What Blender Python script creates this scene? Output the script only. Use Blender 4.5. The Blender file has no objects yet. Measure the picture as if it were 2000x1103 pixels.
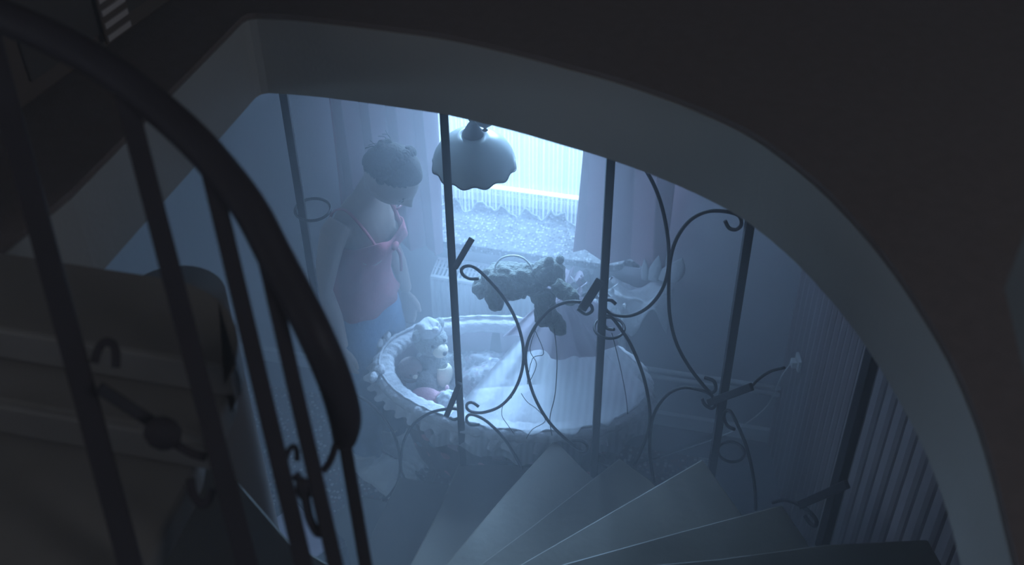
import bpy, bmesh, math, random
from mathutils import Vector, Matrix, noise
random.seed(7)
scene = bpy.context.scene
COL = scene.collection
V = Vector
PI = math.pi

# ------------------------------------------------------------------ camera
FPX, PITCH, YAW, ROLL, CAMH = 2400.0, math.radians(42), math.radians(13.4), math.radians(-0.75), 3.94
fw = V((-math.sin(YAW)*math.cos(PITCH), math.cos(YAW)*math.cos(PITCH), -math.sin(PITCH)))
rt0 = V((math.cos(YAW), math.sin(YAW), 0)); up0 = rt0.cross(fw)
rt = rt0*math.cos(ROLL) + up0*math.sin(ROLL); up = -rt0*math.sin(ROLL) + up0*math.cos(ROLL)
CAM = V((0, 0, CAMH))
cd = bpy.data.cameras.new('camera'); cam = bpy.data.objects.new('camera', cd); COL.objects.link(cam)
M = Matrix((rt, up, -fw)).transposed().to_4x4(); M.translation = CAM
cam.matrix_world = M
cd.sensor_width = 36; cd.lens = FPX/2000*36; cd.clip_start = 0.05
cd.dof.use_dof = True; cd.dof.focus_distance = 3.7; cd.dof.aperture_fstop = 3.4
scene.camera = cam

# ------------------------------------------------------------------ world, light, exposure
scene.view_settings.view_transform = 'Standard'; scene.view_settings.look = 'None'
scene.view_settings.gamma = 1; scene.view_settings.use_curve_mapping = False
scene.view_settings.exposure = 0.0
scene.cycles.use_denoising = True
scene.cycles.max_bounces = 8; scene.cycles.volume_bounces = 4; scene.cycles.transparent_max_bounces = 16
scene.cycles.sample_clamp_indirect = 4
w = bpy.data.worlds.new('overcast'); scene.world = w; w.use_nodes = True
w.node_tree.nodes['Background'].inputs[0].default_value = (0.42, 0.68, 1.0, 1)
w.node_tree.nodes['Background'].inputs[1].default_value = 1.9

def area(name, loc, target, sx, sy, power, color):
    l = bpy.data.lights.new(name, 'AREA'); l.shape = 'RECTANGLE'; l.size = sx; l.size_y = sy; l.energy = power; l.color = color
    o = bpy.data.objects.new(name, l); COL.objects.link(o); o.location = loc
    o.rotation_euler = (V(target)-V(loc)).to_track_quat('-Z', 'Y').to_euler(); return o
# daylight arriving at the room's window (overcast, cold)
area('window_daylight', (-1.0, 5.3, 2.6), (-0.8, 3.2, 1.2), 1.7, 1.7, 1250, (0.35, 0.61, 1.0))
# daylight at the second window, in the left wall out of frame
area('window_daylight', (-4.1, 1.3, 2.0), (-1.3, 2.6, 0.3), 1.1, 1.1, 38, (0.46, 0.70, 1.0))
# two dim cold fill lamps added upstairs, out of frame, to brighten slab edges
area('landing_fill', (2.7, 0.3, 4.2), (-1.0, 1.6, 2.5), 1.0, 1.2, 14.0, (0.82, 0.90, 1.0))
area('landing_fill', (-3.0, -0.3, 4.3), (0.4, 1.4, 2.5), 1.0, 1.2, 9.0, (0.82, 0.90, 1.0))

# ------------------------------------------------------------------ pixel -> place helpers
def ray(px, py): return fw + rt*((px-1000)/FPX) - up*((py-551.5)/FPX)
def at(px, py, x=None, y=None, z=None):
    d = ray(px, py)
    i, v = (0, x) if x is not None else ((1, y) if y is not None else (2, z))
    return CAM + d*((v-CAM[i])/d[i])
def on(px, py, p0, n):
    d = ray(px, py); return CAM + d*((p0-CAM).dot(n)/d.dot(n))
def deep(px, py, d): return CAM + ray(px, py)*d

# ------------------------------------------------------------------ materials
def mat(name, col, rough=0.7, metal=0.0, var=0.15, scale=12.0, bump=0.0, bscale=60.0, spec=0.4, sheen=0.0, trans=0.0):
    m = bpy.data.materials.new(name); m.use_nodes = True
    nt = m.node_tree; N = nt.nodes; L = nt.links
    b = N['Principled BSDF']
    b.inputs['Roughness'].default_value = rough; b.inputs['Metallic'].default_value = metal
    b.inputs['Specular IOR Level'].default_value = spec; b.inputs['Sheen Weight'].default_value = sheen
    tc = N.new('ShaderNodeTexCoord'); nz = N.new('ShaderNodeTexNoise'); nz.inputs['Scale'].default_value = scale; nz.inputs['Detail'].default_value = 3
    L.new(tc.outputs['Object'], nz.inputs['Vector'])
    mx = N.new('ShaderNodeMix'); mx.data_type = 'RGBA'
    mx.inputs[6].default_value = tuple(c*(1-var) for c in col)+(1,); mx.inputs[7].default_value = tuple(min(1, c*(1+var)) for c in col)+(1,)
    L.new(nz.outputs['Fac'], mx.inputs[0]); L.new(mx.outputs[2], b.inputs['Base Color'])
    if bump:
        n2 = N.new('ShaderNodeTexNoise'); n2.inputs['Scale'].default_value = bscale; n2.inputs['Detail'].default_value = 3
        L.new(tc.outputs['Object'], n2.inputs['Vector'])
        bp = N.new('ShaderNodeBump'); bp.inputs['Strength'].default_value = bump; bp.inputs['Distance'].default_value = 0.01
        L.new(n2.outputs['Fac'], bp.inputs['Height']); L.new(bp.outputs[0], b.inputs['Normal'])
    if trans:
        tl = N.new('ShaderNodeBsdfTranslucent'); L.new(mx.outputs[2], tl.inputs['Color'])
        ms = N.new('ShaderNodeMixShader'); ms.inputs[0].default_value = trans
        L.new(b.outputs[0], ms.inputs[1]); L.new(tl.outputs[0], ms.inputs[2]); L.new(ms.outputs[0], N['Material Output'].inputs[0])
    return m

def sheer(name, col, clear, stripes=0.0, sscale=60.0, axis='X'):
    m = bpy.data.materials.new(name); m.use_nodes = True
    nt = m.node_tree; N = nt.nodes; L = nt.links; N.remove(N['Principled BSDF'])
    tr = N.new('ShaderNodeBsdfTransparent'); df = N.new('ShaderNodeBsdfDiffuse'); tl = N.new('ShaderNodeBsdfTranslucent')
    df.inputs[0].default_value = col+(1,); tl.inputs[0].default_value = col+(1,)
    a = N.new('ShaderNodeMixShader'); a.inputs[0].default_value = 0.5
    L.new(df.outputs[0], a.inputs[1]); L.new(tl.outputs[0], a.inputs[2])
    s = N.new('ShaderNodeMixShader'); L.new(tr.outputs[0], s.inputs[2]); L.new(a.outputs[0], s.inputs[1])
    s.inputs[0].default_value = clear
    if stripes:
        tc = N.new('ShaderNodeTexCoord'); wv = N.new('ShaderNodeTexWave'); wv.bands_direction = axis
        wv.inputs['Scale'].default_value = sscale; wv.inputs['Distortion'].default_value = 1.5; wv.inputs['Detail'].default_value = 2
        mp = N.new('ShaderNodeMapping'); mp.inputs['Scale'].default_value = (1, 1, 0.03)
        L.new(tc.outputs['Object'], mp.inputs['Vector']); L.new(mp.outputs[0], wv.inputs['Vector'])
        mr = N.new('ShaderNodeMapRange'); mr.inputs['To Min'].default_value = clear-stripes; mr.inputs['To Max'].default_value = clear+stripes
        L.new(wv.outputs['Fac'], mr.inputs['Value']); L.new(mr.outputs[0], s.inputs[0])
    L.new(s.outputs[0], N['Material Output'].inputs[0]); return m

def printed(name, base, spots, scale, thr=0.35, bump=0.0):
    m = mat(name, base, 0.9, var=0.12, bump=bump)
    nt = m.node_tree; N = nt.nodes; L = nt.links; b = N['Principled BSDF']
    src = b.inputs['Base Color'].links[0].from_socket
    tc = N['Texture Coordinate']
    vo = N.new('ShaderNodeTexVoronoi'); vo.inputs['Scale'].default_value = scale; L.new(tc.outputs['Object'], vo.inputs['Vector'])
    cr = N.new('ShaderNodeValToRGB'); cr.color_ramp.interpolation = 'CONSTANT'
    e = cr.color_ramp.elements
    for i, c in enumerate(spots):
        el = e[i] if i < 2 else e.new(0.5)
        el.position = i/len(spots); el.color = c+(1,)
    sep = N.new('ShaderNodeSeparateColor'); L.new(vo.outputs['Color'], sep.inputs[0]); L.new(sep.outputs[0], cr.inputs[0])
    lt = N.new('ShaderNodeMath'); lt.operation = 'LESS_THAN'; lt.inputs[1].default_value = thr
    L.new(vo.outputs['Distance'], lt.inputs[0])
    mx = N.new('ShaderNodeMix'); mx.data_type = 'RGBA'; L.new(lt.outputs[0], mx.inputs[0]); L.new(src, mx.inputs[6]); L.new(cr.outputs[0], mx.inputs[7])
    L.new(mx.outputs[2], b.inputs['Base Color']); return m

MT = {}
MT['plaster'] = mat('plaster', (0.50, 0.50, 0.50), 0.9, var=0.06, scale=3, bump=0.25, bscale=90)
MT['slab'] = mat('slab_plaster', (0.40, 0.395, 0.385), 0.9, var=0.08, scale=4, bump=0.10, bscale=90)
MT['wall'] = mat('wall_paint', (0.58, 0.59, 0.62), 0.85, var=0.05, scale=2, bump=0.1, bscale=120)
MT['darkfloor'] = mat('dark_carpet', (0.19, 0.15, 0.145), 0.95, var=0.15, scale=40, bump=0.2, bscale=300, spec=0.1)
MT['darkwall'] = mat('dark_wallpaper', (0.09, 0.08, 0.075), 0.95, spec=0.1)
MT['tile'] = mat('floor_laminate', (0.10, 0.10, 0.12), 0.6, var=0.15, scale=6)
MT['board'] = mat('panel_board', (0.25, 0.205, 0.215), 0.6, var=0.18, scale=5)
MT['boardback'] = mat('panel_backing', (0.10, 0.09, 0.10), 0.9)
MT['tread'] = mat('oak_tread', (0.085, 0.066, 0.046), 0.55, var=0.25, scale=9, bump=0.08, bscale=40)
MT['treaddark'] = mat('dark_tread', (0.20, 0.18, 0.17), 0.5, var=0.2, scale=8)
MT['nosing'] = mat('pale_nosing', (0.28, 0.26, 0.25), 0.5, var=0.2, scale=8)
MT['newel'] = mat('newel_plaster', (0.17, 0.145, 0.145), 0.8, var=0.1, scale=5)
MT['iron'] = mat('wrought_iron', (0.026, 0.021, 0.029), 0.5, metal=0.0, var=0.2, scale=30, spec=0.25)
MT['rail'] = mat('handrail_black', (0.046, 0.038, 0.046), 0.5, var=0.2, scale=15, spec=0.22)
MT['barblack'] = mat('baluster_black', (0.050, 0.041, 0.048), 0.7, var=0.2, spec=0.08)
MT['white'] = mat('white_lacquer', (0.78, 0.80, 0.80), 0.4, var=0.03)
MT['granite'] = printed('speckled_sill', (0.15, 0.155, 0.16), [(0.045, 0.045, 0.05), (0.34, 0.35, 0.36), (0.10, 0.10, 0.105)], 95, 0.45)
MT['granite'].node_tree.nodes['Principled BSDF'].inputs['Roughness'].default_value = 0.85; MT['granite'].node_tree.nodes['Principled BSDF'].inputs['Specular IOR Level'].default_value = 0.08
MT['net'] = sheer('net_curtain', (0.80, 0.83, 0.85), 0.80, 0.16, 20.0)
MT['nethem'] = mat('net_hem', (0.5, 0.52, 0.53), 0.9, trans=0.6)
MT['veil'] = sheer('veil_white', (0.66, 0.67, 0.70), 0.30, 0.06, 14.0)
MT['valance'] = sheer('valance_lilac', (0.50, 0.44, 0.50), 0.10)
MT['curtain'] = mat('curtain_rose', (0.40, 0.25, 0.29), 0.95, var=0.12, scale=5, trans=0.05, spec=0.1)
MT['quilt'] = mat('white_quilting', (0.52, 0.51, 0.54), 0.9, var=0.06, bump=0.5, bscale=70, sheen=0.2)
MT['liner'] = mat('crib_lining', (0.46, 0.38, 0.43), 0.95, var=0.06, bump=0.2, bscale=50)
MT['cover'] = printed('crib_cover', (0.10, 0.075, 0.08), [(0.42, 0.18, 0.2), (0.38, 0.30, 0.12), (0.16, 0.2, 0.22), (0.3, 0.2, 0.22)], 13, 0.28)
MT['wood'] = mat('dark_wood', (0.13, 0.10, 0.085), 0.8, var=0.2, spec=0.15)
MT['skin'] = mat('skin', (0.28, 0.205, 0.175), 0.55, var=0.05, scale=6)
MT['hair'] = mat('brown_hair', (0.03, 0.022, 0.018), 0.8, var=0.35, scale=40, bump=0.6, bscale=120, spec=0.15)
MT['cami'] = mat('red_camisole', (0.30, 0.075, 0.10), 0.85, var=0.12, scale=10, bump=0.3, bscale=40)
MT['jeans'] = mat('blue_denim', (0.10, 0.18, 0.30), 0.9, var=0.25, scale=14, bump=0.35, bscale=60)
MT['paw'] = mat('slipper_fur', (0.88, 0.86, 0.84), 1.0, var=0.12, scale=20, bump=0.4, bscale=150, sheen=0.4)
MT['claw'] = mat('dark_claw', (0.06, 0.055, 0.06), 0.4)
MT['bearfur'] = mat('grey_bear_fur', (0.27, 0.28, 0.27), 1.0, var=0.35, scale=45, bump=0.9, bscale=130, sheen=0.3)
MT['brownfur'] = mat('brown_doll_cloth', (0.24, 0.17, 0.16), 1.0, var=0.2, scale=30, bump=0.5, bscale=90)
MT['darkfur'] = mat('dark_plush_fur', (0.13, 0.14, 0.12), 1.0, var=0.4, scale=45, bump=0.9, bscale=120, sheen=0.25)
MT['pink'] = mat('pink_plush', (0.66, 0.36, 0.42), 1.0, var=0.1, scale=20, bump=0.4, bscale=120, sheen=0.3)
MT['cream'] = mat('cream_cloth', (0.74, 0.66, 0.52), 0.95, var=0.08, scale=15, bump=0.3, bscale=80)
MT['pale'] = mat('pale_cloth', (0.48, 0.49, 0.51), 0.95, var=0.08, scale=15, bump=0.5, bscale=60)
MT['blanket'] = printed('patterned_blanket', (0.30, 0.30, 0.32), [(0.16, 0.17, 0.19), (0.42, 0.42, 0.44), (0.27, 0.22, 0.25)], 55, 0.5, bump=0.3)
MT['rug'] = printed('persian_rug', (0.075, 0.03, 0.035), [(0.34, 0.30, 0.28), (0.03, 0.03, 0.06), (0.14, 0.04, 0.04), (0.16, 0.14, 0.12)], 60, 0.45)
MT['fringe'] = mat('rug_fringe', (0.5, 0.48, 0.44), 1.0)
MT['opal'] = mat('opal_glass', (0.40, 0.43, 0.42), 0.3, var=0.03, trans=0.08)
MT['black'] = mat('black_metal', (0.03, 0.03, 0.035), 0.4)
MT['socket'] = mat('socket_plastic', (0.75, 0.77, 0.75), 0.4, var=0.02)
MT['lilac'] = mat('lilac_cloth', (0.30, 0.25, 0.32), 0.9)
g = bpy.data.materials.new('window_glass'); g.use_nodes = True
N = g.node_tree.nodes; N.remove(N['Principled BSDF'])
a = N.new('ShaderNodeBsdfTransparent'); a.inputs[0].default_value = (0.95, 0.97, 0.97, 1); b = N.new('ShaderNodeBsdfGlossy'); b.inputs['Roughness'].default_value = 0.02
s = N.new('ShaderNodeMixShader'); fr = N.new('ShaderNodeFresnel'); fr.inputs[0].default_value = 1.45
g.node_tree.links.new(fr.outputs[0], s.inputs[0]); g.node_tree.links.new(a.outputs[0], s.inputs[1]); g.node_tree.links.new(b.outputs[0], s.inputs[2]); g.node_tree.links.new(s.outputs[0], N['Material Output'].inputs[0])
MT['glass'] = g
MT['eyeball'] = mat('eyeball', (0.30, 0.28, 0.27), 0.5, spec=0.1)
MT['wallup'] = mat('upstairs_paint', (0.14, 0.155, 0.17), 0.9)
MT['stripe'] = mat('stripe_cloth', (0.55, 0.50, 0.50), 0.95)

# ------------------------------------------------------------------ builders
ROOT = {}
def rootloc(o):
    while o is not None:
        if o.name in ROOT: return ROOT[o.name]
        o = o.parent
    return V((0, 0, 0))
def thing(name, label, cat, loc, group=None, kind=None):
    o = bpy.data.objects.new(name, None); COL.objects.link(o); o.location = loc; o.empty_display_size = 0.05
    ROOT[o.name] = V(loc)
    if label: o['label'] = label; o['category'] = cat
    if group: o['group'] = group
    if kind: o['kind'] = kind
    return o
def obj(name, bm, m, parent=None, label=None, cat=None, group=None, kind=None, smooth=True, bev=0.0):
    if parent is not None: bmesh.ops.translate(bm, verts=bm.verts, vec=-rootloc(parent))
    bmesh.ops.recalc_face_normals(bm, faces=bm.faces)
    me = bpy.data.meshes.new(name); bm.to_mesh(me); bm.free()
    for p in me.polygons: p.use_smooth = smooth
    me.materials.append(MT[m] if isinstance(m, str) else m)
    o = bpy.data.objects.new(name, me); COL.objects.link(o)
    if parent is not None: o.parent = parent
    if label: o['label'] = label
    if cat: o['category'] = cat
    if group: o['group'] = group
    if kind: o['kind'] = kind
    if bev:
        md = o.modifiers.new('bevel', 'BEVEL'); md.width = bev; md.segments = 2; md.limit_method = 'ANGLE'; md.angle_limit = math.radians(40)
    return o
def NB(): return bmesh.new()
def box(bm, c, s, rz=0.0, mx=None):
    m = Matrix.Translation(V(c)) @ Matrix.Rotation(rz, 4, 'Z')
    if mx is not None: m = mx
    r = bmesh.ops.create_cube(bm, size=1.0)
    for v in r['verts']: v.co = m @ V((v.co.x*s[0], v.co.y*s[1], v.co.z*s[2]))
    return r['verts']
def bar(bm, p, q, w, h=None, side=None):
    p, q = V(p), V(q); h = h or w; d = (q-p); l = d.length; d.normalize()
    s = (side if side is not None else V((0, 0, 1)) if abs(d.z) < 0.9 else V((1, 0, 0)))
    x = d.cross(s).normalized(); y = d.cross(x).normalized()
    vs = [bm.verts.new(c + x*(sx*w/2) + y*(sy*h/2)) for c in (p, q) for sx, sy in ((-1, -1), (1, -1), (1, 1), (-1, 1))]
    for f in ((0, 1, 2, 3), (7, 6, 5, 4), (0, 4, 5, 1), (1, 5, 6, 2), (2, 6, 7, 3), (3, 7, 4, 0)): bm.faces.new([vs[i] for i in f])
def spline(pts, n=6):
    pts = [V(p) for p in pts]; out = []
    for i in range(len(pts)-1):
        p0 = pts[max(i-1, 0)]; p1 = pts[i]; p2 = pts[i+1]; p3 = pts[min(i+2, len(pts)-1)]
        for k in range(n):
            t = k/n
            out.append(0.5*((2*p1)+(p2-p0)*t+(2*p0-5*p1+4*p2-p3)*t*t+(3*p1-p0-3*p2+p3)*t**3))
    out.append(pts[-1]); return out
def tube(bm, pts, r, seg=8, closed=False, rr=None):
    """tube along pts; r is a radius or a list; rr (a, b) squashes the section"""
    pts = [V(p) for p in pts]; n = len(pts); rings = []; ref = None
    for i, p in enumerate(pts):
        t = (pts[(i+1) % n]-pts[i-1]) if closed else (pts[min(i+1, n-1)]-pts[max(i-1, 0)])
        t.normalize()
        if ref is None: ref = t.orthogonal().normalized() if abs(t.z) > 0.9 else t.cross(V((0, 0, 1))).normalized()
        ref = (ref - t*ref.dot(t)).normalized(); b = t.cross(ref)
        rad = r[i] if isinstance(r, (list, tuple)) else r
        ka, kb = rr or (1, 1)
        rings.append([bm.verts.new(p + ref*(math.cos(2*PI*k/seg)*rad*ka) + b*(math.sin(2*PI*k/seg)*rad*kb)) for k in range(seg)])
    m = n if closed else n-1
    for i in range(m):
        A, B = rings[i], rings[(i+1) % n]
        for k in range(seg): bm.faces.new((A[k], A[(k+1) % seg], B[(k+1) % seg], B[k]))
    if not closed:
        bm.faces.new(list(reversed(rings[0]))); bm.faces.new(rings[-1])
def loft(bm, rings, cap0=True, cap1=True, closed=True):
    R = [[bm.verts.new(p) for p in r] for r in rings]; n = len(R[0])
    for A, B in zip(R, R[1:]):
        for k in range(n if closed else n-1): bm.faces.new((A[k], A[(k+1) % n], B[(k+1) % n], B[k]))
    if closed and cap0: bm.faces.new(list(reversed(R[0])))
    if closed and cap1: bm.faces.new(R[-1])
def ball(bm, c, r, seg=16, mx=None, jitter=0.0, js=20.0):
    if not isinstance(r, (tuple, list)): r = (r, r, r)
    q = bmesh.ops.create_uvsphere(bm, u_segments=seg, v_segments=max(6, seg//2+2), radius=1.0)
    for v in q['verts']:
        p = V((v.co.x*r[0], v.co.y*r[1], v.co.z*r[2]))
        if jitter: p *= 1+jitter*noise.noise(p*js+V(c)*7)
        v.co = (mx @ p if mx is not None else p) + V(c)
    return q['verts']
def prism(bm, poly, z0, z1):
    a = [bm.verts.new((p[0], p[1], z0)) for p in poly]; b = [bm.verts.new((p[0], p[1], z1)) for p in poly]
    n = len(poly)
    for k in range(n): bm.faces.new((a[k], a[(k+1) % n], b[(k+1) % n], b[k]))
    bm.faces.new(list(reversed(a))); bm.faces.new(b)
def lathe(bm, c, prof, seg=24, wav=None):
    rings = []
    for j, (r, z) in enumerate(prof):
        rings.append([V(c)+V((math.cos(2*PI*k/seg)*r*(1+(wav(j, 2*PI*k/seg)[0] if wav else 0)), math.sin(2*PI*k/seg)*r*(1+(wav(j, 2*PI*k/seg)[0] if wav else 0)), z+(wav(j, 2*PI*k/seg)[1] if wav else 0))) for k in range(seg)])
    loft(bm, rings)
def merged(bm, voxel, smooth=4):
    """one continuous skin over everything in bm"""
    me = bpy.data.meshes.new('tmp'); bm.to_mesh(me); bm.free()
    o = bpy.data.objects.new('tmp', me); COL.objects.link(o)
    r = o.modifiers.new('r', 'REMESH'); r.mode = 'VOXEL'; r.voxel_size = voxel
    s = o.modifiers.new('s', 'SMOOTH'); s.factor = 0.5; s.iterations = smooth
    dg = bpy.context.evaluated_depsgraph_get(); ev = o.evaluated_get(dg)
    out = bmesh.new(); out.from_mesh(ev.to_mesh()); ev.to_mesh_clear()
    bpy.data.objects.remove(o); bpy.data.meshes.remove(me); return out
def fuzz(bm, amp, sc):
    bm.normal_update()
    for v in bm.verts: v.co += v.normal*(amp*noise.noise(v.co*sc))
    return bm

# ------------------------------------------------------------------ setting: room below
YW = 3.53
XL, XR = -3.3, 0.245
ZC, ZT = 2.45, 2.645            # underside and top of the slab
bm = NB(); box(bm, (-0.6, 1.2, -0.03), (6.2, 5.9, 0.06)); obj('floor', bm, 'tile', kind='structure', smooth=False)
WX0, WX1, WZ0, WZ1 = -1.36, -0.34, 0.87, 2.25
bm = NB()
for x0, x1, z0, z1 in ((XL, WX0, 0, ZC), (WX1, XR+0.3, 0, ZC), (WX0, WX1, 0, WZ0-0.03), (WX0, WX1, WZ1, ZC)):
    box(bm, ((x0+x1)/2, YW+0.15, (z0+z1)/2), (x1-x0, 0.30, z1-z0))
obj('wall_back', bm, 'wall', kind='structure', smooth=False)
LY0, LY1, LZ0, LZ1 = 0.8, 1.9, 0.95, 2.15
bm = NB()
for y0, y1, z0, z1 in ((-1.7, LY0, 0, ZC), (LY1, 3.7, 0, ZC), (LY0, LY1, 0, LZ0), (LY0, LY1, LZ1, ZC)): box(bm, (XL-0.1, (y0+y1)/2, (z0+z1)/2), (0.2, y1-y0, z1-z0))
obj('wall_left', bm, 'wall', kind='structure', smooth=False)
w2 = thing('window_2', None, None, (XL-0.12, (LY0+LY1)/2, LZ0), kind='structure')
bm = NB()
for c, s_ in (((XL-0.12, LY0+0.03, (LZ0+LZ1)/2), (0.06, 0.06, LZ1-LZ0)), ((XL-0.12, LY1-0.03, (LZ0+LZ1)/2), (0.06, 0.06, LZ1-LZ0)), ((XL-0.12, (LY0+LY1)/2, LZ0+0.03), (0.06, LY1-LY0, 0.06)), ((XL-0.12, (LY0+LY1)/2, LZ1-0.03), (0.06, LY1-LY0, 0.06))): box(bm, c, s_)
obj('window_frame', bm, 'white', w2, smooth=False)
bm = NB(); box(bm, (XL-0.12, (LY0+LY1)/2, (LZ0+LZ1)/2), (0.006, LY1-LY0-0.1, LZ1-LZ0-0.1)); obj('pane', bm, 'glass', w2, smooth=False)
bm = NB(); box(bm, (-0.6, -1.65, ZC/2), (5.6, 0.1, ZC)); obj('wall_front', bm, 'wall', kind='structure', smooth=False)
# boarded wall on the right, running from the corner towards the camera
A0 = V((0.245, 3.53, 0)); B0 = V((0.70, 1.80, 0)); U = (B0-A0).normalized(); NR = V((U.y, -U.x, 0))
if NR.x > 0: NR = -NR
WLEN = 5.3
bm = NB(); mid = A0+U*(WLEN/2)-NR*0.05; box(bm, (mid.x, mid.y, ZC/2), (WLEN, 0.06, ZC), math.atan2(U.y, U.x))
wr = obj('wall_right', bm, 'boardback', kind='structure', smooth=False)
def board_mesh(wd):
    b = NB(); pr = [(0, 0), (0.004, 0.014), (0.018, 0.022), (wd-0.018, 0.022), (wd-0.004, 0.014), (wd, 0)]
    rings = [[V((x, -y, z)) for x, y in pr] for z in (0.0, ZC-0.01)]
    loft(b, rings); bmesh.ops.recalc_face_normals(b, faces=b.faces); me = bpy.data.meshes.new('board'); b.to_mesh(me); b.free(); me.materials.append(MT['board']); return me
bn, bw = board_mesh(0.050), board_mesh(0.077)
t = 0.012; k = 0
while t < 3.4:
    nar = t < 0.72
    o = bpy.data.objects.new('board', bn if nar else bw); COL.objects.link(o); o.parent = wr
    p = A0+U*t-NR*0.02; o.location = p + V((0, 0, 0.005))
    o.rotation_euler = (0, 0, math.atan2(U.y, U.x))
    if (o.rotation_euler.to_matrix() @ V((0, -1, 0))).dot(NR) < 0: o.scale.y = -1
    t += 0.054 if nar else 0.087; k += 1

# ------------------------------------------------------------------ slab with the stairwell opening
OUT = [(508, 181), (600, 187), (700, 199), (800, 213), (880, 226), (1000, 255), (1100, 284), (1190, 311), (1300, 352), (1400, 398), (1470, 441), (1560, 518), (1640, 608), (1700, 690), (1760, 790), (1810, 890), (1850, 1000), (1878, 1110)]
edge = [at(px, py, z=ZC) for px, py in OUT]
edge = spline([(p.x, p.y, 0) for p in edge], 3)
le = at(190, 541, z=ZC); cn = edge[0]
edge = [V((le.x, le.y, 0)), V((le.x, le.y, 0)).lerp(cn, 0.5), cn+(V((le.x, le.y, 0))-cn).normalized()*0.02] + [cn+(V((le.x, le.y, 0))-cn).normalized()*0.006+(edge[1]-cn).normalized()*0.006, cn+(edge[1]-cn).normalized()*0.02] + edge[1:]
start = V((-1.165, 1.30, 0)); end = V((0.42, 0.85, 0))
loop = [V((-1.24, -0.9, 0)), V((-1.2, 0.2, 0)), start] + edge + [end, V((0.44, 0.2, 0)), V((0.44, -0.9, 0))]
ctr = V((-0.4, 0.9, 0)); X0, X1, Y0, Y1 = -3.3, 3.0, -1.6, 4.2
def outer(p):
    d = p-ctr; ks = []
    if d.x > 1e-6: ks.append((X1-ctr.x)/d.x)
    if d.x < -1e-6: ks.append((X0-ctr.x)/d.x)
    if d.y > 1e-6: ks.append((Y1-ctr.y)/d.y)
    if d.y < -1e-6: ks.append((Y0-ctr.y)/d.y)
    return ctr + d*min(ks)
def slab_ring(z0, z1, grow):
    b = NB(); n = len(loop); li = [ctr+(p-ctr)*grow for p in loop]; lo = [outer(p) for p in loop]
    q = [[b.verts.new((p.x, p.y, z)) for p in L_] for L_, z in ((li, z0), (li, z1), (lo, z1), (lo, z0))]
    for r in range(4):
        A, B = q[r], q[(r+1) % 4]
        for i in range(n): b.faces.new((A[i], A[(i+1) % n], B[(i+1) % n], B[i]))
    return b
obj('ceiling', slab_ring(ZC, ZT-0.012, 1.0), 'slab', kind='structure', smooth=False)
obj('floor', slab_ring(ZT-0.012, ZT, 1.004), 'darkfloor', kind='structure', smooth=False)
# upstairs shell
H2 = 5.1
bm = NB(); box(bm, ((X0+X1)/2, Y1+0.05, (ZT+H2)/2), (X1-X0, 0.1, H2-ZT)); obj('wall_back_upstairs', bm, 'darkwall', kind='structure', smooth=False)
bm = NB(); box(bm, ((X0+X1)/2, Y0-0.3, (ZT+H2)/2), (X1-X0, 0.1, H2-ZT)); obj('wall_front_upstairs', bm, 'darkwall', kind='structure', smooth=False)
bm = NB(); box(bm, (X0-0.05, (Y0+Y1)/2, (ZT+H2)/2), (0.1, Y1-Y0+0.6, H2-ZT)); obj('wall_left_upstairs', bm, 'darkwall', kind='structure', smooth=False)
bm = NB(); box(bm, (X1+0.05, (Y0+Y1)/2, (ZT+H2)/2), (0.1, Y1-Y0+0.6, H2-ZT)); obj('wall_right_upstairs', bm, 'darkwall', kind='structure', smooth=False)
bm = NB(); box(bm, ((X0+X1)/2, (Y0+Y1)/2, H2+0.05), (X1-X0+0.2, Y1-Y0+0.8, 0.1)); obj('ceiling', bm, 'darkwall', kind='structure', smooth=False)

# ------------------------------------------------------------------ window
win = thing('window_1', None, None, (-0.85, 3.8, 0.87), kind='structure')
WY = 3.795
bm = NB()
fx0, fx1, fz0, fz1 = WX0, WX1, WZ0, WZ1
fwid = 0.055
for c, s_ in (((fx0+fwid/2, WY, (fz0+fz1)/2), (fwid, 0.06, fz1-fz0)), ((fx1-fwid/2, WY, (fz0+fz1)/2), (fwid, 0.06, fz1-fz0)), (((fx0+fx1)/2, WY, fz0+0.0225), (fx1-fx0, 0.06, 0.045)), (((fx0+fx1)/2, WY, fz1-fwid/2), (fx1-fx0, 0.06, fwid))): box(bm, c, s_)
obj('window_frame', bm, 'white', win, smooth=False, bev=0.004)
bm = NB(); box(bm, ((fx0+fx1)/2, WY-0.005, fz0+0.058), (fx1-fx0-2*fwid, 0.03, 0.014)); box(bm, ((fx0+fx1)/2, WY-0.02, fz0+0.048), (fx1-fx0-2*fwid, 0.012, 0.006)); obj('sash_rail', bm, 'white', win, smooth=False, bev=0.003)
bm = NB(); box(bm, ((fx0+fx1)/2, WY+0.012, (fz0+fz1)/2), (fx1-fx0-0.09, 0.006, fz1-fz0-0.09)); obj('pane', bm, 'glass', win, smooth=False)
bm = NB()
sx0, sx1, sy0, sy1 = -1.40, -0.40, 3.487, 3.77
poly = [(sx0, sy1), (sx0, sy0)] + [(sx1-0.07+0.07*math.sin(a*PI/12), sy0+0.035-0.035*math.cos(a*PI/12)) for a in range(0, 7)] + [(sx1, YW), (WX1, YW), (WX1, sy1)]
prism(bm, poly, 0.84, 0.872); obj('window_sill', bm, 'granite', win, smooth=False, bev=0.004)
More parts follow.
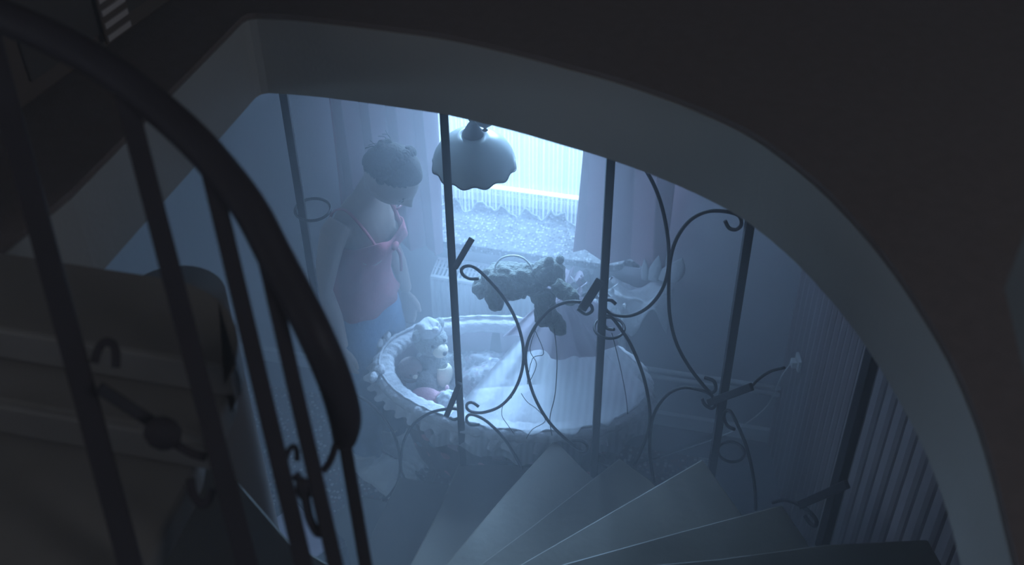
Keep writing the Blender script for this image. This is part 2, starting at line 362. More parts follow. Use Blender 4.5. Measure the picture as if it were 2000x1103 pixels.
# net curtain in the recess with scalloped hem
net = thing('net_curtain', 'white sheer net curtain with scalloped hem hanging in the bright window', 'curtain', (-0.85, 3.66, 2.3))
bm = NB(); cols = 150; rows = 10; x0, x1 = -1.33, -0.37; hem = []
def netpt(u, vz):
    x = x0+(x1-x0)*u
    y = 3.665 + 0.017*math.sin(u*58+0.6*math.sin(u*13)) + 0.008*math.sin(u*131)
    return V((x, y, vz))
SC = [0, 0.14, 0.235, 0.33, 0.435, 0.53, 0.64, 0.70, 0.79, 0.90, 1.0]
def hemz(u):
    for i in range(len(SC)-1):
        if SC[i] <= u <= SC[i+1]:
            t = (u-SC[i])/(SC[i+1]-SC[i]); d = (0.055, 0.035, 0.06, 0.03, 0.055, 0.045, 0.03, 0.05, 0.035, 0.05)[i]
            return 0.955-d*(math.sin(PI*t)**0.6)
    return 0.955
g = []
for j in range(rows+1):
    row = []
    for i in range(cols+1):
        u = i/cols; zt = 2.30; zb = hemz(u); row.append(bm.verts.new(netpt(u, zb+(zt-zb)*j/rows)))
    g.append(row)
for j in range(rows):
    for i in range(cols): bm.faces.new((g[j][i], g[j][i+1], g[j+1][i+1], g[j+1][i]))
obj('net_panel', bm, 'net', net)
bm = NB(); tube(bm, [netpt(i/cols, hemz(i/cols)) for i in range(cols+1)], 0.0035, 5); obj('hem_tape', bm, 'nethem', net)
bm = NB(); tube(bm, [(x0-0.02, 3.69, 2.235), (x1+0.02, 3.69, 2.235)], 0.006, 8); obj('curtain_wire', bm, 'white', net)

def drape(name, label, xa, xb, za_l, zb_l, folds, y, lean=0.0, group='rose curtains'):
    root = thing(name, label, 'curtain', ((xa+xb)/2, y, 2.38))
    b = NB(); n = 70; m = 10; g = []
    for j in range(m+1):
        row = []
        for i in range(n+1):
            u = i/n; s = j/m
            zb = za_l+(zb_l-za_l)*u + 0.004*math.sin(u*folds*2*PI); zt = 2.36
            fl = 1.0-s*0.25
            xx = xa+(xb-xa)*u - lean*(1-s)*(1-u)
            row.append(b.verts.new((xx + 0.008*math.sin(u*folds*4*PI+j*0.4), y+0.022*fl*math.sin(u*folds*2*PI+0.15*j), zb+(zt-zb)*s)))
        g.append(row)
    for j in range(m):
        for i in range(n): b.faces.new((g[j][i], g[j][i+1], g[j+1][i+1], g[j+1][i]))
    o = obj('cloth', b, 'curtain', root); md = o.modifiers.new('thick', 'SOLIDIFY'); md.thickness = 0.004
    b = NB(); tube(b, [(xa-0.05, y, 2.39), (xb+0.05, y, 2.39)], 0.011, 10); obj('rod', b, 'wood', root)
    b = NB()
    for q in range(6): x = xa+(xb-xa)*(q+0.5)/6; tube(b, [(x+0.017*math.cos(a*PI/6), y+0.003*math.sin(a), 2.385+0.017*math.sin(a*PI/6)) for a in range(12)], 0.003, 5, True)
    obj('ring', b, 'wood', root, kind='stuff')
    return root
drape('curtain', 'wide rose curtain left of the window, behind the woman', -1.49, -1.09, 0.87, 0.86, 4, 3.44)
drape('curtain', 'narrow rose curtain right of the window above the sill end', -0.535, -0.24, 0.945, 0.915, 2, 3.45, 0.05)

# ------------------------------------------------------------------ radiator with its pipes
rad = thing('radiator', 'white panel radiator with slotted top under the window sill', 'radiator', (-0.75, 3.45, 0.15))
rx0, rx1, rz0, rz1 = -1.13, -0.37, 0.20, 0.775
bm = NB(); nseg = 132; g = []
for z in (rz0+0.01, rz1-0.02):
    g.append([V((rx0+(rx1-rx0)*i/nseg, 3.385+(0.012 if (i % 4) in (1, 2) else 0.0), z)) for i in range(nseg+1)])
loft(bm, g, closed=False); box(bm, ((rx0+rx1)/2, 3.405, (rz0+rz1)/2), (rx1-rx0, 0.008, rz1-rz0-0.02)); obj('front_panel', bm, 'white', rad, smooth=False)
bm = NB(); box(bm, ((rx0+rx1)/2, 3.485, (rz0+rz1)/2), (rx1-rx0, 0.02, rz1-rz0-0.02)); obj('back_panel', bm, 'white', rad, smooth=False)
for x in (rx0, rx1):
    bm = NB(); box(bm, (x, 3.44, (rz0+rz1)/2), (0.006, 0.115, rz1-rz0)); obj('side_panel', bm, 'white', rad, smooth=False)
bm = NB(); box(bm, ((rx0+rx1)/2, 3.388, rz1), (rx1-rx0, 0.014, 0.012)); box(bm, ((rx0+rx1)/2, 3.492, rz1), (rx1-rx0, 0.014, 0.012))
for i in range(48): box(bm, (rx0+0.012+(rx1-rx0-0.024)*i/47, 3.44, rz1), (0.0075, 0.095, 0.008))
box(bm, ((rx0+rx1)/2, 3.44, rz1), (rx1-rx0, 0.006, 0.009))
obj('top_grille', bm, 'white', rad, smooth=False)
for z in (0.388, 0.350):
    bm = NB(); tube(bm, [(rx1, 3.45, z), (0.258, 3.46, z-0.004)], 0.009, 10); obj('pipe', bm, 'white', rad)
for x in (rx0+0.12, rx1-0.12):
    bm = NB(); box(bm, (x, 3.512, 0.5), (0.03, 0.034, 0.4)); obj('bracket', bm, 'white', rad, smooth=False)
bm = NB(); tube(bm, [(rx1+0.005, 3.44, 0.72), (rx1+0.05, 3.44, 0.72)], [0.016, 0.02], 12); obj('valve', bm, 'white', rad)
# baseboard
bm = NB(); box(bm, (-1.2, 3.52, 0.035), (3.0, 0.02, 0.07)); obj('baseboard_back', bm, 'white', kind='structure', smooth=False)
# white crumpled cloth with two upright points at the radiator's right end
bm = NB(); n = 34; m = 14; g = []
for j in range(m+1):
    row = []
    for i in range(n+1):
        u = i/n; v_ = j/m
        x = -0.50+0.30*u; y = 3.38+0.11*v_
        z = 0.80+0.028*noise.noise(V((u*5, v_*3, 2)))+0.02*math.sin(u*9)
        if v_ < 0.25: z -= (0.25-v_)*0.55*(0.6+0.4*math.sin(u*14))
        row.append(bm.verts.new((x, y-0.012*(v_ < 0.2), z)))
    g.append(row)
for j in range(m):
    for i in range(n): bm.faces.new((g[j][i], g[j][i+1], g[j+1][i+1], g[j+1][i]))
wc = thing('cloth', 'white crumpled cloth with pointed corners lying on right end of radiator', 'cloth', (-0.36, 3.43, 0.79))
o = obj('cloth_body', bm, 'pale', wc); o.modifiers.new('thick', 'SOLIDIFY').thickness = 0.004
for px, hh, ww, ln in ((1262, 0.07, 0.018, -0.010), (1277, 0.09, 0.028, 0.012), (1305, 0.085, 0.05, 0.045)):
    c = at(px, 534, y=3.42); bm = NB()
    rings = []
    for s_ in range(7):
        f = s_/6; r = ww*math.sin(PI*(0.35+0.65*f))*0.9+0.001
        rings.append([V((c.x+ln*f+r*math.cos(a*PI/4), c.y+0.35*r*math.sin(a*PI/4), c.z-0.03+(hh+0.03)*f)) for a in range(8)])
    loft(bm, rings); obj('corner_point', bm, 'pale', wc)

# ------------------------------------------------------------------ rug and floor things
rug = thing('rug', 'dark red patterned oriental rug on the floor under crib and woman', 'rug', (-1.05, 2.82, 0))
RX0, RX1, RY0, RY1 = -2.35, -0.02, 2.12, 3.36
bm = NB(); box(bm, ((RX0+RX1)/2, (RY0+RY1)/2, 0.006), (RX1-RX0, RY1-RY0, 0.012)); obj('pile', bm, 'rug', rug, smooth=False)
bm = NB()
for i in range(150):
    y = RY0+(RY1-RY0)*i/149
    for x, s_ in ((RX1, 1), (RX0, -1)):
        dy = random.uniform(-0.012, 0.012); bar(bm, (x, y, 0.008), (x+s_*random.uniform(0.05, 0.075), y+dy, 0.004), 0.004, 0.003)
obj('fringe', bm, 'fringe', rug, kind='stuff', smooth=False)

# ------------------------------------------------------------------ spiral staircase
O = V((-1.0, 1.48, 0))
st = thing('spiral_staircase', 'winding staircase with oak treads around a round newel', 'staircase', (O.x, O.y, 0))
def xy(px, py, z): p = at(px, py, z=z); return (p.x, p.y)
def inner(ang, r=0.09): return (O.x+r*math.sin(math.radians(ang)), O.y+r*math.cos(math.radians(ang)))
def pol(ang, r): return inner(ang, r)
TH = 0.042
treads = [
 (0.18, [(-1.278, 2.745), (-1.46, 2.38), (-1.62, 2.05), (-1.40, 1.62), inner(-60), inner(0), (-0.98, 2.0), (-0.98, 2.745)]),
 (0.36, [(-1.089, 2.732), (-1.119, 2.39), (-1.13, 2.0), inner(-25), inner(30), (-0.80, 2.2), (-0.78, 2.735)]),
 (0.54, [(-0.846, 2.695), (-0.865, 2.45), inner(5), inner(45), (-0.43, 2.45), (-0.46, 2.74), (-0.655, 2.732)]),
 (0.72, [xy(1084, 857, .72), xy(985, 965, .72), inner(22), inner(55), (-0.12, 2.32), xy(1215, 985, .72), xy(1140, 915, .72)]),
 (0.90, [xy(1210, 893, .9), xy(1040, 1025, .9), inner(32), inner(68), (0.09, 2.25), xy(1272, 938, .9)]),
 (1.08, [xy(1372, 895, 1.08), xy(1000, 1110, 1.08), inner(45), inner(80), (0.27, 2.02), xy(1447, 1000, 1.08)]),
 (1.26, [xy(1527, 984, 1.26), xy(1330, 1036, 1.26), xy(1085, 1104, 1.26), inner(60), inner(95), (0.34, 1.70), (0.37, 1.93), xy(1572, 1050, 1.26)]),
 (1.44, [xy(1610, 1062, 1.44), xy(1400, 1090, 1.44), inner(75), inner(112), (0.62, 1.45), (0.67, 1.78), xy(1812, 1052, 1.44)]),
 (1.62, [pol(92, 1.62), inner(92), inner(126), pol(114, 1.45)]),
 (1.80, [pol(110, 1.48), inner(110), inner(144), pol(131, 1.36)]),
 (1.98, [pol(127, 1.38), inner(127), inner(160), pol(148, 1.3)]),
 (2.14, [pol(144, 1.30), inner(144), inner(176), pol(165, 1.3)]),
]
for i, (z, poly) in enumerate(treads):
    bm = NB(); prism(bm, poly, z-TH, z); obj('tread', bm, 'tread', st, smooth=False, bev=0.006)
# pale riser slivers seen at the open edges
for i, (za, zb) in enumerate(((0.36, 0.54), (0.54, 0.72), (0.72, 0.90), (0.90, 1.08), (1.08, 1.26), (1.26, 1.44))):
    p = treads[i+2][1]; a_, b_ = V((p[0][0], p[0][1], 0)), V((p[1][0], p[1][1], 0))
    d = (V((O.x, O.y, 0))-a_).normalized(); nrm = V((-d.y, d.x, 0)); nrm = nrm if nrm.dot(V((1, 0, 0))) > 0 else -nrm
    a2 = a_+nrm*0.03+d*0.012; b2 = a2+d*((a_-V((O.x, O.y, 0))).length-0.16)
    bm = NB(); bar(bm, (a2.x, a2.y, (za+zb-TH)/2), (b2.x, b2.y, (za+zb-TH)/2), 0.016, zb-TH-za, side=V((0, 0, 1))); obj('riser', bm, 'tread', st, smooth=False)
bm = NB(); lathe(bm, (O.x, O.y, 0), [(0.10, 0), (0.10, 2.40)], 40); obj('newel', bm, 'newel', st)
# upper dark winders with rounded ends and pale front edges
def winder(zt, far, near, xr, rad_, xl=-1.9):
    pl = [(xl, near), (xr, near)] + [(xr-rad_+rad_*math.cos(a*PI/16), far-rad_+rad_*math.sin(a*PI/16)) for a in range(0, 9)] + [(xl, far)]
    return pl
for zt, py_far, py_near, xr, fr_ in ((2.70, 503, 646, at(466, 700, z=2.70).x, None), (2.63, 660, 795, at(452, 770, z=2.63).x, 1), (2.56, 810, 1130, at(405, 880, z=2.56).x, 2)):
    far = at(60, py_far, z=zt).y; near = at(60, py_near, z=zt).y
    if fr_: far += 0.10
    bm = NB(); prism(bm, winder(zt, far, near, xr, 0.17, -1.9 if not fr_ else -1.165), zt-0.055, zt); o = obj('winder_tread', bm, 'treaddark', st, smooth=False, bev=0.008)
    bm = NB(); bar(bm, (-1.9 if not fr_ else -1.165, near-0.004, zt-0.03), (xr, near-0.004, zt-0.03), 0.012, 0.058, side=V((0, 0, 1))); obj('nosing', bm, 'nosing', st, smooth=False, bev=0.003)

# ------------------------------------------------------------------ outer railing (stands on the treads, runs up to the slab)
rl = thing('stair_railing', 'dark iron railing of square posts and scrolls on outer edge of stairs', 'railing', (-0.35, 2.65, 0.6))
feet = {'pa': (V((-1.325, 2.76, 0)), 0.012), 's0': (V((-0.829, 2.699, 0)), 0.36), 's1': (at(1160, 915, z=0.72), 0.54), 's2': (at(1390, 918, z=0.95), 0.90), 's3': (at(1612, 1040, z=1.32), 1.26)}
PT = {}
for k_, (p, z0) in feet.items():
    PT[k_] = V((p.x, p.y, 0)); bm = NB(); box(bm, (p.x, p.y, (z0+ZC)/2), (0.0235, 0.0235, ZC-z0), 0.25 if k_ != 's3' else 0.6) if k_ != 's3' else box(bm, (p.x, p.y, (z0+ZC)/2), (0.027, 0.027, ZC-z0), 0.6)
    obj('post', bm, 'iron', rl, smooth=False, bev=0.002)
def panel(a_, b_):
    d = (PT[b_]-PT[a_]).normalized(); return PT[a_], V((-d.y, d.x, 0))
def scroll(pts, pl, r=0.0052, name='scroll', par=None, m='iron', offs=0.0):
    p0, n = pl
    if n.y > 0: n = -n
    b = NB(); tube(b, spline([on(x, y, p0+n*offs, n) for x, y in pts], 5), r, 8); return obj(name, b, m, par or rl)
p01 = panel('pa', 's0'); p12 = panel('s0', 's1'); p23 = panel('s1', 's2'); p34 = panel('s2', 's3')
scroll([(625, 760), (655, 760), (690, 769), (722, 787), (750, 817), (771, 852), (780, 888), (781, 920), (775, 945), (762, 965), (748, 976)], p01)
scroll([(878, 815), (888, 819), (899, 812), (899, 802), (889, 798), (868, 799), (838, 807), (808, 828), (790, 858), (784, 885), (783, 915), (790, 935)], p01)
scroll([(934, 544), (918, 544), (905, 537), (901, 527), (909, 520), (925, 521), (950, 542), (985, 583), (1010, 630), (1022, 680), (1019, 725), (1003, 765), (977, 793), (945, 805), (922, 804), (912, 797), (913, 788), (923, 786), (935, 794)], p12)
scroll([(936, 829), (919, 829), (911, 820), (914, 811), (925, 810), (947, 820), (973, 843), (992, 866), (1008, 893), (1019, 915)], p12)
scroll([(1128, 603), (1144, 613), (1156, 607), (1154, 596), (1138, 590), (1106, 590), (1074, 605), (1045, 638), (1029, 675), (1028, 715), (1042, 770), (1068, 818), (1100, 853), (1128, 876), (1143, 880), (1147, 870), (1136, 861), (1117, 859)], p12)
scroll([(1203, 594), (1193, 586), (1182, 588), (1182, 602), (1197, 614), (1232, 616), (1264, 601), (1290, 571), (1304, 532), (1306, 482), (1299, 430), (1287, 385), (1268, 343), (1245, 310)], p23)
scroll([(1200, 643), (1186, 641), (1178, 629), (1181, 617), (1194, 619), (1211, 640), (1233, 675), (1255, 729), (1267, 783), (1269, 825), (1258, 866), (1238, 908)], p23)
scroll([(1416, 431), (1424, 445), (1438, 448), (1448, 438), (1443, 421), (1418, 413), (1382, 413), (1348, 430), (1322, 465), (1309, 510), (1306, 570), (1309, 622), (1322, 672), (1346, 716), (1372, 750), (1388, 766), (1398, 760), (1394, 744), (1376, 737)], p23)
scroll([(1371, 778), (1377, 790), (1390, 797), (1398, 788), (1388, 770), (1362, 760), (1333, 757), (1304, 770), (1281, 800), (1271, 835), (1269, 875), (1272, 910), (1278, 940)], p23)
scroll([(1186, 905), (1178, 890), (1166, 888), (1164, 900), (1180, 910), (1200, 915)], p23)
scroll([(1434, 838), (1421, 831), (1414, 815), (1417, 803), (1427, 804), (1441, 830), (1458, 872), (1469, 918), (1475, 960), (1476, 995)], p34)
scroll([(1466, 757), (1482, 740), (1505, 725), (1532, 718)], p34, 0.004)
scroll([(1510, 981), (1530, 976), (1552, 981), (1578, 996), (1594, 1015), (1592, 1027), (1582, 1021), (1572, 1007)], p34, 0.0056)
def ring(px, py, z, r, p, name='ring'):
    c = at(px, py, z=z); b = NB(); tube(b, [(c.x+r*math.cos(a*PI/18), c.y+r*math.sin(a*PI/18), z) for a in range(36)], 0.0045, 8, True); obj(name, b, 'iron', rl)
def zon(px, py, q):       # height at which a pixel's ray passes the post
    d = ray(px, py); s_ = math.hypot(q.x, q.y)/math.hypot(d.x, d.y); return CAMH+d.z*s_
ring(611, 409, zon(600, 409, PT['pa']), 0.055, 'pa'); ring(1190, 640, zon(1175, 640, PT['s1']), 0.045, 's1'); ring(1428, 882, zon(1405, 882, PT['s2']), 0.040, 's2')
def bracket(a_, b_, pl, wd=0.024):
    p0, n = pl
    if n.y > 0: n = -n
    b = NB(); bar(b, on(*a_, p0+n*0.014, n), on(*b_, p0+n*0.03, n), wd, 0.010, side=n); obj('bracket', b, 'iron', rl, smooth=False, bev=0.002)
bracket((889, 522), (921, 467), p12, 0.019); bracket((872, 812), (898, 748), p01, 0.019); bracket((1137, 603), (1172, 548), p12, 0.027); bracket((1384, 786), (1468, 755), p34, 0.022); bracket((1562, 986), (1655, 945), p34, 0.022)

# ------------------------------------------------------------------ near railing (blurred, in front)
nr = thing('banister', 'black banister with curved handrail close in front of camera on left', 'railing', deep(480, 1300, 1.6))
DN = 1.62
hp = [(-80, -5), (0, 30), (110, 78), (215, 138), (300, 203), (370, 265), (430, 330), (490, 410), (535, 495), (580, 580), (622, 665), (655, 745), (674, 815), (674, 862)]
hd = [DN]*11+[DN+0.03, DN+0.07, DN+0.11]
pts = spline([deep(x, y, d) for (x, y), d in zip(hp, hd)], 5)
n_ = len(pts); rad_ = [0.0255 if i < n_-8 else 0.0255-0.008*((i-(n_-8))/7)**2 for i in range(n_)]
bm = NB(); tube(bm, pts, rad_, 14, rr=(1.0, 0.85)); obj('handrail', bm, 'rail', nr)
def nbar(a_, b_, d=DN, wd=0.0235):
    p = deep(*a_, d); q0 = deep(*b_, d); q = V((p.x, p.y, p.z)); 
    # vertical bar below a_, long enough to leave the frame
    b = NB(); L_ = (p-q0).length*1.25; qq = p+(q0-p).normalized()*L_; bar(b, p, qq, wd, wd*0.9); obj('baluster', b, 'barblack', nr, smooth=False, bev=0.002)
nbar((-38, 12), (255, 1103), DN, 0.030); nbar((235, 150), (483, 1103), DN, 0.027); nbar((402, 300), (593, 1103), DN, 0.0235); nbar((500, 425), (655, 1103), DN, 0.0205); nbar((673, 862), (714, 1103), DN+0.1, 0.0185)
def nscroll(pts_, d=DN, r=0.005, name='scroll'):
    b = NB(); tube(b, spline([deep(x, y, d) for x, y in pts_], 5), r, 8); obj(name, b, 'barblack', nr)
nscroll([(556, 905), (562, 884), (568, 874), (576, 872), (580, 882), (580, 900)], DN, 0.004)
nscroll([(575, 925), (590, 945), (597, 975), (604, 1010), (620, 1040), (632, 1035)], DN, 0.0065)
nscroll([(656, 868), (648, 893), (640, 908), (631, 920)], DN+0.08, 0.0055)
nscroll([(184, 708), (192, 682), (205, 668), (220, 672), (226, 690), (226, 718)], DN, 0.006)
nscroll([(372, 935), (378, 965), (392, 983), (406, 978), (415, 955)], DN, 0.006)
nscroll([(345, 868), (375, 885), (402, 893)], DN, 0.006)
bm = NB(); bar(bm, deep(192, 756, DN-0.02), deep(300, 826, DN+0.02), 0.017, 0.010, side=-ray(240, 790)); obj('bracket', bm, 'iron', nr, smooth=False, bev=0.002)
bm = NB(); ball(bm, deep(318, 846, DN), (0.026, 0.022, 0.024), 12); obj('collar', bm, 'barblack', nr)
bm = NB(); ball(bm, deep(593, 955, DN), (0.011, 0.011, 0.022), 12); obj('collar', bm, 'barblack', nr)

# ------------------------------------------------------------------ upstairs bits in the dark
c0 = at(200, 130, z=ZT); c1 = at(375, 0, z=ZT)
dv = (c1-c0).normalized(); nv = V((-dv.y, dv.x, 0)); nv = nv if nv.x < 0 else -nv
ch = thing('chest', 'dark wooden chest upstairs at the top left behind the banister', 'chest', c0+nv*0.25)
def chbox(u0, u1, v0, v1, z0, z1, name, m, bev=0.006):
    b = NB(); c = c0+dv*((u0+u1)/2)+nv*((v0+v1)/2); box(b, (c.x, c.y, ZT+(z0+z1)/2), (u1-u0, v1-v0, z1-z0), math.atan2(dv.y, dv.x)); return obj(name, b, m, ch, smooth=False, bev=bev)
chbox(-0.75, 1.0, 0.0, 0.55, 0.03, 0.36, 'body', 'wood'); chbox(-0.77, 1.02, -0.015, 0.57, 0.36, 0.385, 'lid', 'wood')
for u in (-0.70, 0.95):
    for v_ in (0.05, 0.5): chbox(u-0.025, u+0.025, v_-0.025, v_+0.025, 0, 0.03, 'foot', 'wood')
for u in (-0.45, 0.02, 0.49):
    chbox(u-0.2, u+0.2, -0.008, 0.0, 0.07, 0.32, 'front_panel', 'darkwall', 0.002)
hp1 = on(222, 24, c0-nv*0.022, nv); lidz = ZT+0.387
cl = thing('striped_cloth', 'small pale striped cloth hanging over the front of the dark chest upstairs', 'cloth', (hp1.x, hp1.y, lidz))
b = NB(); tb = V((hp1.x, hp1.y, lidz+0.002)); lo = V((hp1.x, hp1.y, min(hp1.z-0.05, lidz-0.12)))
bar(b, tb+nv*0.10, tb, 0.075, 0.004, side=V((0, 0, 1))); bar(b, tb+V((0, 0, 0.002)), lo, 0.075, 0.004, side=nv); obj('cloth_base', b, 'wood', cl, smooth=False)
for i in range(4):
    zc = hp1.z-0.04+0.027*i; c = V((hp1.x, hp1.y, zc))-nv*0.003
    b = NB(); bar(b, c-dv*0.033, c+dv*0.033, 0.012, 0.003, side=nv); obj('stripe', b, 'stripe', cl, smooth=False)
# pale slanted wall corner at the right edge upstairs
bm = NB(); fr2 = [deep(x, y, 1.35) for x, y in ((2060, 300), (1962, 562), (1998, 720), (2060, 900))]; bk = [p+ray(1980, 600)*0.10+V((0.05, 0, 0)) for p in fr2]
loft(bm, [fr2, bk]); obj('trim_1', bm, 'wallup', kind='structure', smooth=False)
# low dark-framed stool at the foot of the stairs
sc_ = at(490, 1030, z=0.36); sd = at(570, 978, z=0.36)
ux = (V((sd.x, sd.y, 0))-V((sc_.x, sc_.y, 0))).normalized(); uy = V((ux.y, -ux.x, 0))
stl = thing('footstool', 'low stool with dark frame and lilac top at the foot of stairs, behind banister', 'stool', (sc_.x+ux.x*0.13+uy.x*0.13, sc_.y+ux.y*0.13+uy.y*0.13, 0))
cs = [V((sc_.x, sc_.y, 0)), V((sc_.x, sc_.y, 0))+ux*0.20, V((sc_.x, sc_.y, 0))+ux*0.20+uy*0.28, V((sc_.x, sc_.y, 0))+uy*0.28]
for i in range(4):
    a_, b_ = cs[i], cs[(i+1) % 4]; b = NB(); bar(b, a_+V((0, 0, 0.35)), b_+V((0, 0, 0.35)), 0.03, 0.03); obj('rail', b, 'iron', stl, smooth=False, bev=0.003)
    b = NB(); bar(b, a_, a_+V((0, 0, 0.335)), 0.026, 0.026); obj('leg', b, 'iron', stl, smooth=False, bev=0.003)
b = NB(); prism(b, [(c.x+(cs[0]+cs[2]).x*0-0, c.y) for c in [c_*0.86+(cs[0]+cs[2])*0.07 for c_ in cs]], 0.335, 0.358); obj('seat', b, 'lilac', stl, smooth=False, bev=0.006)

# ------------------------------------------------------------------ pendant lamp
LC = at(926, 322, y=2.92); LC.x += 0.0
lp = thing('pendant_lamp', 'pendant lamp with scalloped opal glass shade hanging before the window', 'lamp', (LC.x, LC.y, ZC))
LK = 0.92; lz = LC.z+0.006; R_ = 0.138*LK
wavf = lambda j, a_: ((0.022*math.cos(a_*12)*max(0, 1-j/4.0), 0.004*math.cos(a_*12+PI)*max(0, 1-j/3.0)) if j < 5 else (0, 0))
prof = [(R_, 0), (R_*0.985, 0.018*LK), (R_*0.93, 0.042*LK), (R_*0.82, 0.068*LK), (R_*0.62, 0.094*LK), (R_*0.40, 0.110*LK), (R_*0.26, 0.117*LK)]
bm = NB(); seg = 96; rings = []
for j, (r, z) in enumerate(prof):
    rings.append([V((LC.x+r*(1+wavf(j, 2*PI*k/seg)[0])*math.cos(2*PI*k/seg), LC.y+r*(1+wavf(j, 2*PI*k/seg)[0])*math.sin(2*PI*k/seg), lz+z+wavf(j, 2*PI*k/seg)[1])) for k in range(seg)])
loft(bm, rings, False, False); o = obj('lamp_shade', bm, 'opal', lp); o.modifiers.new('thick', 'SOLIDIFY').thickness = 0.004
bm = NB(); tube(bm, rings[0], 0.0025, 6, True); obj('rim', bm, 'black', o)
bm = NB(); lathe(bm, (LC.x, LC.y, lz+0.112*LK), [(r_*LK, z_*LK) for r_, z_ in ((0.034, 0), (0.036, 0.008), (0.031, 0.018), (0.022, 0.034), (0.014, 0.048), (0.007, 0.056), (0.013, 0.062), (0.013, 0.070), (0.004, 0.076))], 24); obj('cap', bm, 'black', lp)
bm = NB(); tube(bm, [(LC.x, LC.y, lz+0.155), (LC.x, LC.y, ZC)], 0.003, 6); obj('cord', bm, 'black', lp)
cw = at(947, 243, y=2.92)
bm = NB(); lathe(bm, (cw.x, cw.y, cw.z), [(r_*LK, z_*LK) for r_, z_ in ((0.004, -0.026), (0.010, -0.022), (0.004, -0.016), (0.008, -0.010), (0.026, 0.006), (0.036, 0.03), (0.034, 0.055), (0.018, 0.075), (0.003, 0.08))], 20); obj('counterweight', bm, 'black', lp)
bm = NB(); tube(bm, [(cw.x, cw.y, cw.z+0.07), (cw.x, cw.y, ZC)], 0.0022, 6); tube(bm, [(LC.x, LC.y, lz+0.16), (cw.x, cw.y, cw.z+0.05)], 0.002, 6); obj('pulley_cord', bm, 'black', lp)
bm = NB(); ball(bm, (LC.x, LC.y, lz+0.040), (0.026, 0.026, 0.034), 16); obj('bulb', bm, 'white', lp)
bm = NB(); lathe(bm, (LC.x, LC.y, ZC-0.03), [(0.05, 0.03), (0.045, 0.008), (0.01, 0.0)], 20); obj('ceiling_rose', bm, 'black', lp)

# ------------------------------------------------------------------ crib
CC = V((-0.717, 2.985, 0)); CA, CB = 0.475, 0.262; ROTC = math.radians(2)
def ov(a_, ka, kb, z):
    x, y = ka*math.cos(a_), kb*math.sin(a_)
    return V((CC.x+x*math.cos(ROTC)-y*math.sin(ROTC), CC.y+x*math.sin(ROTC)+y*math.cos(ROTC), z))
crib = thing('crib', 'oval white padded bassinet with sheer canopy veil standing in front of radiator', 'crib', (CC.x, CC.y, 0))
SEG = 120; ang = [2*PI*k/SEG for k in range(SEG)]
bm = NB(); rings = []
for j in range(13):
    f = j/12; z = 0.24+0.46*f; ka = 0.36+(CA-0.02-0.36)*f**0.8; kb = 0.165+(CB-0.02-0.165)*f**0.8
    rings.append([ov(a_, ka+0.006*math.sin(a_*26+f*2), kb+0.006*math.sin(a_*26+f*2), z) for a_ in ang])
loft(bm, rings, True, False); obj('cover', bm, 'cover', crib, 'printed brownish fabric cover')
bm = NB(); rings = []
for z, k1 in ((0.735, 0.955), (0.66, 0.93), (0.58, 0.90), (0.50, 0.86)):
    rings.append([ov(a_, CA*k1+0.005*math.sin(a_*18), CB*k1-0.012+0.004*math.sin(a_*18), z) for a_ in ang])
loft(bm, rings, False, False); obj('lining', bm, 'liner', crib)
bm = NB(); rings = []
for z, k1 in ((0.50, 0.84), (0.555, 0.88), (0.572, 0.84), (0.58, 0.6)): rings.append([ov(a_, CA*k1, CB*k1-0.01, z) for a_ in ang])
loft(bm, rings); obj('mattress', bm, 'pale', crib)
# padded quilted rim
bm = NB(); rings = []; S2 = 260
for k in range(S2):
    a_ = 2*PI*k/S2; c = ov(a_, CA, CB, 0.722); nrm = (ov(a_, CA+0.1, CB+0.1, 0.722)-c).normalized()
    wr_ = 1+0.05*math.sin(a_*64+3*math.sin(a_*5))+0.16*noise.noise(c*26)+0.08*noise.noise(c*60)
    sec = []
    for q in range(12):
        t = 2*PI*q/12; pinch = 0.75 if q in (3,) else 1.0
        sec.append(c+nrm*(0.040*math.cos(t)*wr_)+V((0, 0, 0.030*math.sin(t)*wr_*pinch)))
    rings.append(sec)
R = [[bm.verts.new(p) for p in r] for r in rings]
for i in range(S2):
    A, B = R[i], R[(i+1) % S2]
    for q in range(12): bm.faces.new((A[q], A[(q+1) % 12], B[(q+1) % 12], B[q]))
obj('padded_rim', bm, 'quilt', crib)
bm = NB(); tube(bm, [ov(a_, CA+0.012, CB+0.012, 0.749+0.003*math.sin(a_*46)) for a_ in ang], 0.0045, 6, True); obj('piping', bm, 'quilt', crib)
# ruffle hanging outside
bm = NB(); S3 = 420; rings = []
for j in range(5):
    f = j/4; rr_ = []
    for k in range(S3):
        a_ = 2*PI*k/S3; left = max(0.0, -math.cos(a_))
        amp = 0.009*f*(1+0.4*left); ph = a_*44+3*math.sin(a_*3)
        r_ = 0.034+0.010*f+0.022*f*left**3+amp*math.sin(ph)
        dz = -(0.042+0.015*noise.noise(V((a_*6, 0, 3)))+0.008*noise.noise(V((a_*60, 0, 1))))*f*(1-0.35*left)
        rr_.append(ov(a_, CA+r_, CB+r_, 0.712+dz+0.004*math.sin(ph*2)*f))
    rings.append(rr_)
loft(bm, rings, False, False); o = obj('ruffle', bm, 'quilt', crib)
# bows on the left rim
for a0, rs in ((PI*0.93, 0.03), (PI*1.12, 0.032)):
    c = ov(a0, CA+0.03, CB+0.03, 0.752); bm = NB()
    for s_ in (-1, 1):
        ball(bm, c+V((0.008*s_, 0.022*s_, 0.005)), (rs*0.45, rs*0.7, rs*0.5), 12, jitter=0.3, js=60)
    ball(bm, c, 0.009, 8); obj('bow', bm, 'quilt', crib)
